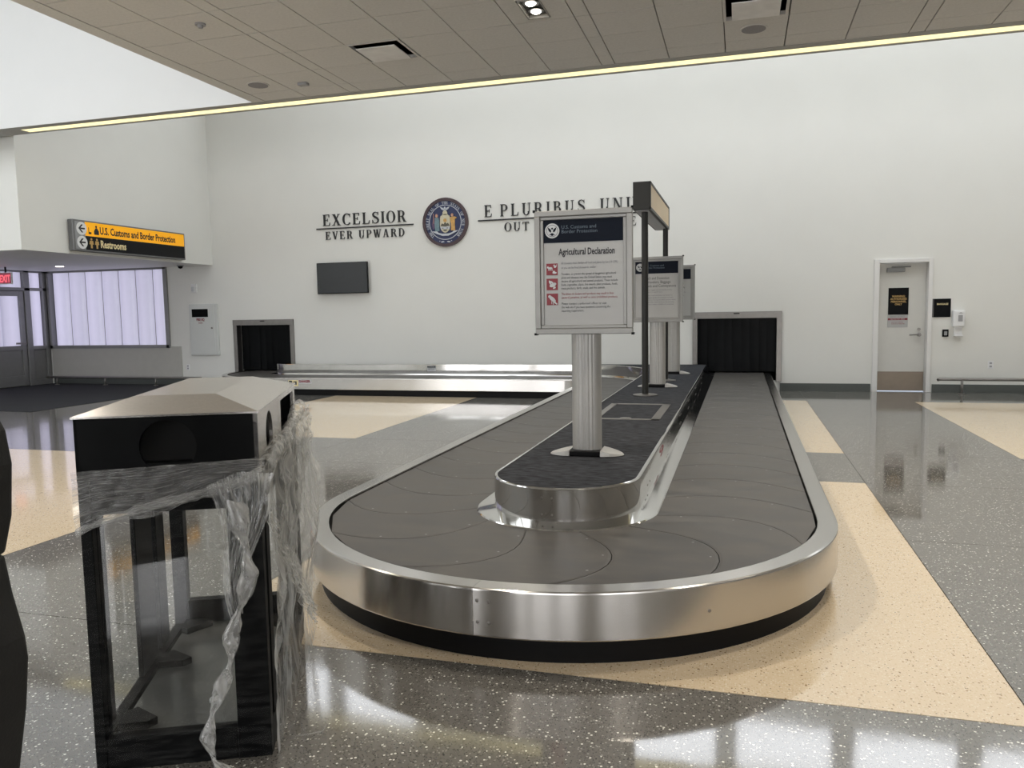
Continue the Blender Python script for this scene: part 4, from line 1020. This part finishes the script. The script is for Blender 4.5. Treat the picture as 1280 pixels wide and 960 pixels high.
zt = 1.181; fx0, fx1, fy0, fy1 = -.408, -.155, .165, .90
rf_ = MB(); e = .006
vs = [(-w_-e, -e, BH), (e, -e, BH), (e, BL+e, BH), (-w_-e, BL+e, BH), (fx0, fy0, zt), (fx1, fy0, zt), (fx1, fy1, zt), (fx0, fy1, zt), (-w_-e, -e, BH-.006), (e, -e, BH-.006), (e, BL+e, BH-.006), (-w_-e, BL+e, BH-.006)]
rf_.add(vs, [(4, 5, 6, 7), (0, 1, 5, 4), (1, 2, 6, 5), (2, 3, 7, 6), (3, 0, 4, 7), (8, 9, 1, 0), (9, 10, 2, 1), (10, 11, 3, 2), (11, 8, 0, 3), (11, 10, 9, 8)])
rf_.build('sloped_lid', 'bintop', bin_, recalc=True, shift=False)
# frame
ZT = .83
for (x0, x1, y1) in ((-w_, -w_+.034, .035), (-.105, 0, .05)):
    L('corner_post', 'binblack', x0, x1, 0, y1, 0, HZ0)
for (x0, x1) in ((-w_, -w_+.055), (-.055, 0)):
    L('corner_post', 'binblack', x0, x1, BL-.06, BL, 0, HZ0)
L('top_rail', 'binblack', -w_+.034, -.105, .002, .045, ZT, HZ0); L('top_rail', 'binblack', -w_+.055, -.055, BL-.045, BL-.002, ZT, HZ0)
L('bottom_rail', 'binblack', -w_+.034, -.105, .002, .05, 0, .105); L('bottom_rail', 'binblack', -w_+.055, -.055, BL-.05, BL-.002, .02, .20)
for (x0, x1) in ((-w_, -w_+.04), (-.04, 0)):
    L('side_rail', 'binblack', x0, x1, .05, BL-.06, ZT, HZ0); L('side_rail', 'binblack', x0, x1, .05, BL-.06, .0, .105)
    for (y0, y1) in ((.082, .150), (.45, .645), (.70, .81)):
        a_, c_ = (x0, x0+.018) if x0 < -.3 else (x1-.018, x1)
        L('side_post', 'binblack', a_, c_, y0, y1, .105, ZT)
L('floor_plate', 'bin_in', -w_+.05, -.05, .05, BL-.05, .09, .10)
# diagonal corner brackets and the white cap on the floor plate
for (bx, by, sx, sy) in ((-w_+.05, .06, 1, 1), (-w_+.05, .52, 1, 1), (-w_+.05, BL-.07, 1, -1), (-.06, BL-.07, -1, -1)):
    MB().prism([(bx, by), (bx + sx*.09, by), (bx + sx*.115, by + sy*.028), (bx + sx*.03, by + sy*.11), (bx, by + sy*.085)], .10, .125).build('corner_bracket', 'binblack', bin_, recalc=True, shift=False)
MB().cyl((-.215, .21, .10), (-.215, .21, .112), .022, seg=20).build('floor_cap', 'whiteplastic', bin_, shift=False, bevel=.003)
L('clear_panel', 'acrylic', -w_+.05, -.10, .018, .022, .10, ZT+.01, 0)
L('clear_panel', 'acrylic', -w_+.05, -.05, BL-.024, BL-.020, .19, ZT+.01, 0)
for x in (-w_+.008, -.012):
    L('clear_panel', 'acrylic', x, x+.004, .150, .45, .10, ZT+.01, 0); L('clear_panel', 'acrylic', x, x+.004, .81, BL-.06, .10, ZT+.01, 0)

# stretch film: crumpled sheets draped on the right side and over the front rail
from mathutils import noise as NZ
fm = thing('stretch_film', 'crumpled clear stretch film torn open around the black recycling bin', 'film', (-1.4609, 2.1282, 0), RZ)
def sheet(name, nu, nv, fn, m='film'):
    rows = []; uv = []
    for j in range(nv+1):
        r = []
        for i in range(nu+1):
            u, v = i/nu, j/nv; r.append(fn(u, v)); uv.append((u, v))
        rows.append(r)
    return MB().grid(rows).build(name, m, fm, smooth=True, uv=uv, shift=False)
def ridged(p, o=4):
    s, a, f = 0, 1, 1
    for _ in range(o):
        s += a*(1 - abs(NZ.noise(Vector(p)*f)))**3; a *= .5; f *= 2.1
    return s
def side(u, v):
    y = -.01 + u*1.06; top = .955 + .04*u + .03*math.sin(u*7); z = top - v*(top - .0)
    k = math.sin(min(v*1.25, 1)*PI)**.6 if v < .8 else .35
    k = .25 + .75*math.exp(-((v-.42)/.30)**2)
    n1 = ridged((u*2.4 + v*2.0, v*2.2 - u*1.6, 0), 2)
    n2 = ridged((u*7 + v*5.5, v*1.6 - u*1.4, 3.1), 2)
    n3 = NZ.noise(Vector((u*2, v*2, 7)))
    x = .012 + k*(.030*n1 + .012*n2) + .02*n3*k + (.05*u*u*k)
    if v > .8: x += (v-.8)*.10*u
    return (x, y + .012*n3, max(z, .004))
sheet('side_sheet', 90, 110, side)
def side2(u, v):
    y = .05 + u*1.0; z = (.99 + .05*u) - v*(.40 + .12*math.sin(u*5)); n1 = ridged((u*3.4 - v*2.4, v*2.0 + u*2.4, 11), 2); n2 = ridged((u*8 - v*3, v*2.2, 5), 2)
    return (.022 + .03*n1*(1-v)*.8 + .013*n2 + .02*math.sin(v*PI), y, z)
sheet('torn_fold', 80, 50, side2)
def roll(u, v):
    # rolled top edge of the film running up the side
    y = -.01 + u*1.05; a = v*2*PI; zc = .945 + .075*u + .012*math.sin(u*9); r = .020 + .012*ridged((u*8, 2, 1), 2) - .008
    return (.020 + r*math.cos(a), y, zc + r*1.4*math.sin(a))
sheet('rolled_edge', 60, 12, roll)
def front(u, v):
    x = -w_ - .01 + u*(w_ + .03); zt_ = .97 + .02*u; zb = .77 + .16*u + .015*math.sin(u*11)
    z = zt_ + (zb - zt_)*v
    n1 = ridged((u*6 + 9, v*1.4 + u*1.5, 2)); n2 = NZ.noise(Vector((u*14, v*5 + u*8, 4)))
    return (x, -.006 - .008*n1 - .004*n2, z)
sheet('front_band', 80, 24, front, 'film_band')
def fold(u, v):
    x = -w_ - .008 + u*(w_ + .02); zc = .782 + .165*u + .010*math.sin(u*6); a = v*2*PI; r = .007 + .006*u + .005*NZ.noise(Vector((u*17, 0, 3)))
    return (x, -.014 - r*.5 + r*.6*math.cos(a), zc + r*1.6*math.sin(a))
sheet('front_fold', 60, 10, fold, 'film_band')
def wrapf(u, v):
    # one tight layer over the clear front panel
    x = -w_ - .004 + u*(w_ + .008); z = .80 + .14*u - v*(.795 + .14*u)
    return (x, -.004 - .0012*ridged((u*2 + v, v*14, 8), 3), max(z, .004))
sheet('front_layer', 40, 80, wrapf, 'film_thin')
def drape(u, v):
    # bunched film hanging over the front right post, gathered into the strand below
    wd = .17*(1-v)**1.3 + .035; xc = -.055 - .02*v + .015*math.sin(v*6)
    x = xc + (u-.5)*wd; z = .935 - v*.44 + .03*u - .05*abs(u-.5); n1 = ridged((u*5, v*2.2 + u, 21)); n2 = ridged((u*12, v*3, 15), 3)
    return (x, -.008 - .018*n1*math.sin(min(1, .15 + v)*PI/2) - .010*n2, z)
def cross(u, v):
    # second gathered fold running from the post down the side of the bin
    c = Vector((-.01, -.02, .80)).lerp(Vector((.075, .42, .30)), v); wd = .055 + .03*math.sin(v*PI); n1 = ridged((u*4, v*5, 33), 3)
    return (c.x + .02 + .018*n1, c.y + (u-.5)*wd, c.z + (u-.5)*wd*.9)
sheet('side_fold', 24, 60, cross)
sheet('front_drape', 40, 60, drape)
pts = [(-.075, -.030, .86), (-.05, -.045, .74), (-.035, -.05, .64), (-.06, -.05, .54), (-.10, -.05, .44), (-.105, -.05, .36), (-.135, -.055, .27), (-.165, -.06, .19), (-.185, -.065, .11), (-.165, -.075, .045), (-.13, -.09, .012), (-.09, -.11, .006)]
def strand(u, v):
    t = u*(len(pts)-1); i = min(int(t), len(pts)-2); f = t - i
    p = [pts[i][k]*(1-f) + pts[i+1][k]*f for k in range(3)]
    a = v*2*PI + u*14; r = .017 + .009*math.sin(u*37) + .008*NZ.noise(Vector((u*22, v*3, 9)))
    r *= (1.3 - .5*u)
    return (p[0] + r*math.cos(a), p[1] + r*.55*math.sin(a), max(p[2] + r*.25*math.sin(a*2), .003))
sheet('hanging_strand', 120, 12, strand)
MB().tube([(.06, .10, .004), (.11, .09, .012), (.15, .11, .006), (.17, .16, .02), (.155, .20, .005)], .003, 6).build('loose_tail', 'film', fm, shift=False)

# ------------------------------------------------------------------ black padded chair cut by the left frame edge
ch = thing('padded_chair', 'black padded high-backed chair cut off by the left picture edge', 'chair', (-1.42, .92, 0))
def slab(name, sec, y0, y1, bev):
    sec = [(x*.97/.9, 1.452 + (z-1.43)*.97/.9) for x, z in sec]
    X = Matrix(((1, 0, 0, 0), (0, 0, 1, 0), (0, 1, 0, 0), (0, 0, 0, 1)))
    o = MB().prism(sec, y0, y1, X).build(name, 'leather', ch, recalc=True, bevel=bev, seg=3); return o
cx = -1.36
hr = [(-1.66, 1.10), (-1.675, 1.20), (-1.65, 1.285), (-1.58, 1.325), (-1.36, 1.335), (-1.12, 1.325), (-1.075, 1.30), (-1.045, 1.25), (-1.037, 1.20), (-1.045, 1.12), (-1.064, 1.06), (-1.66, 1.06)]
slab('headrest', hr, .86, .97, .008)
bk_ = [(-1.66, 1.06), (-1.066, 1.06), (-1.055, 1.0), (-1.037, .935), (-1.034, .90), (-1.045, .82), (-1.067, .72), (-1.085, .62), (-1.09, .42), (-1.63, .42), (-1.66, .8)]
slab('backrest', bk_, .86, .97, .008)
B(-1.74, -1.20, .45, .87, .36, .46).build('seat', 'leather', ch, bevel=.03, seg=3)
for x in (-1.70, -1.24):
    for y in (.50, .84): MB().cyl((x, y, 0), (x, y, .38), .018, seg=12).build('leg', 'black', ch)
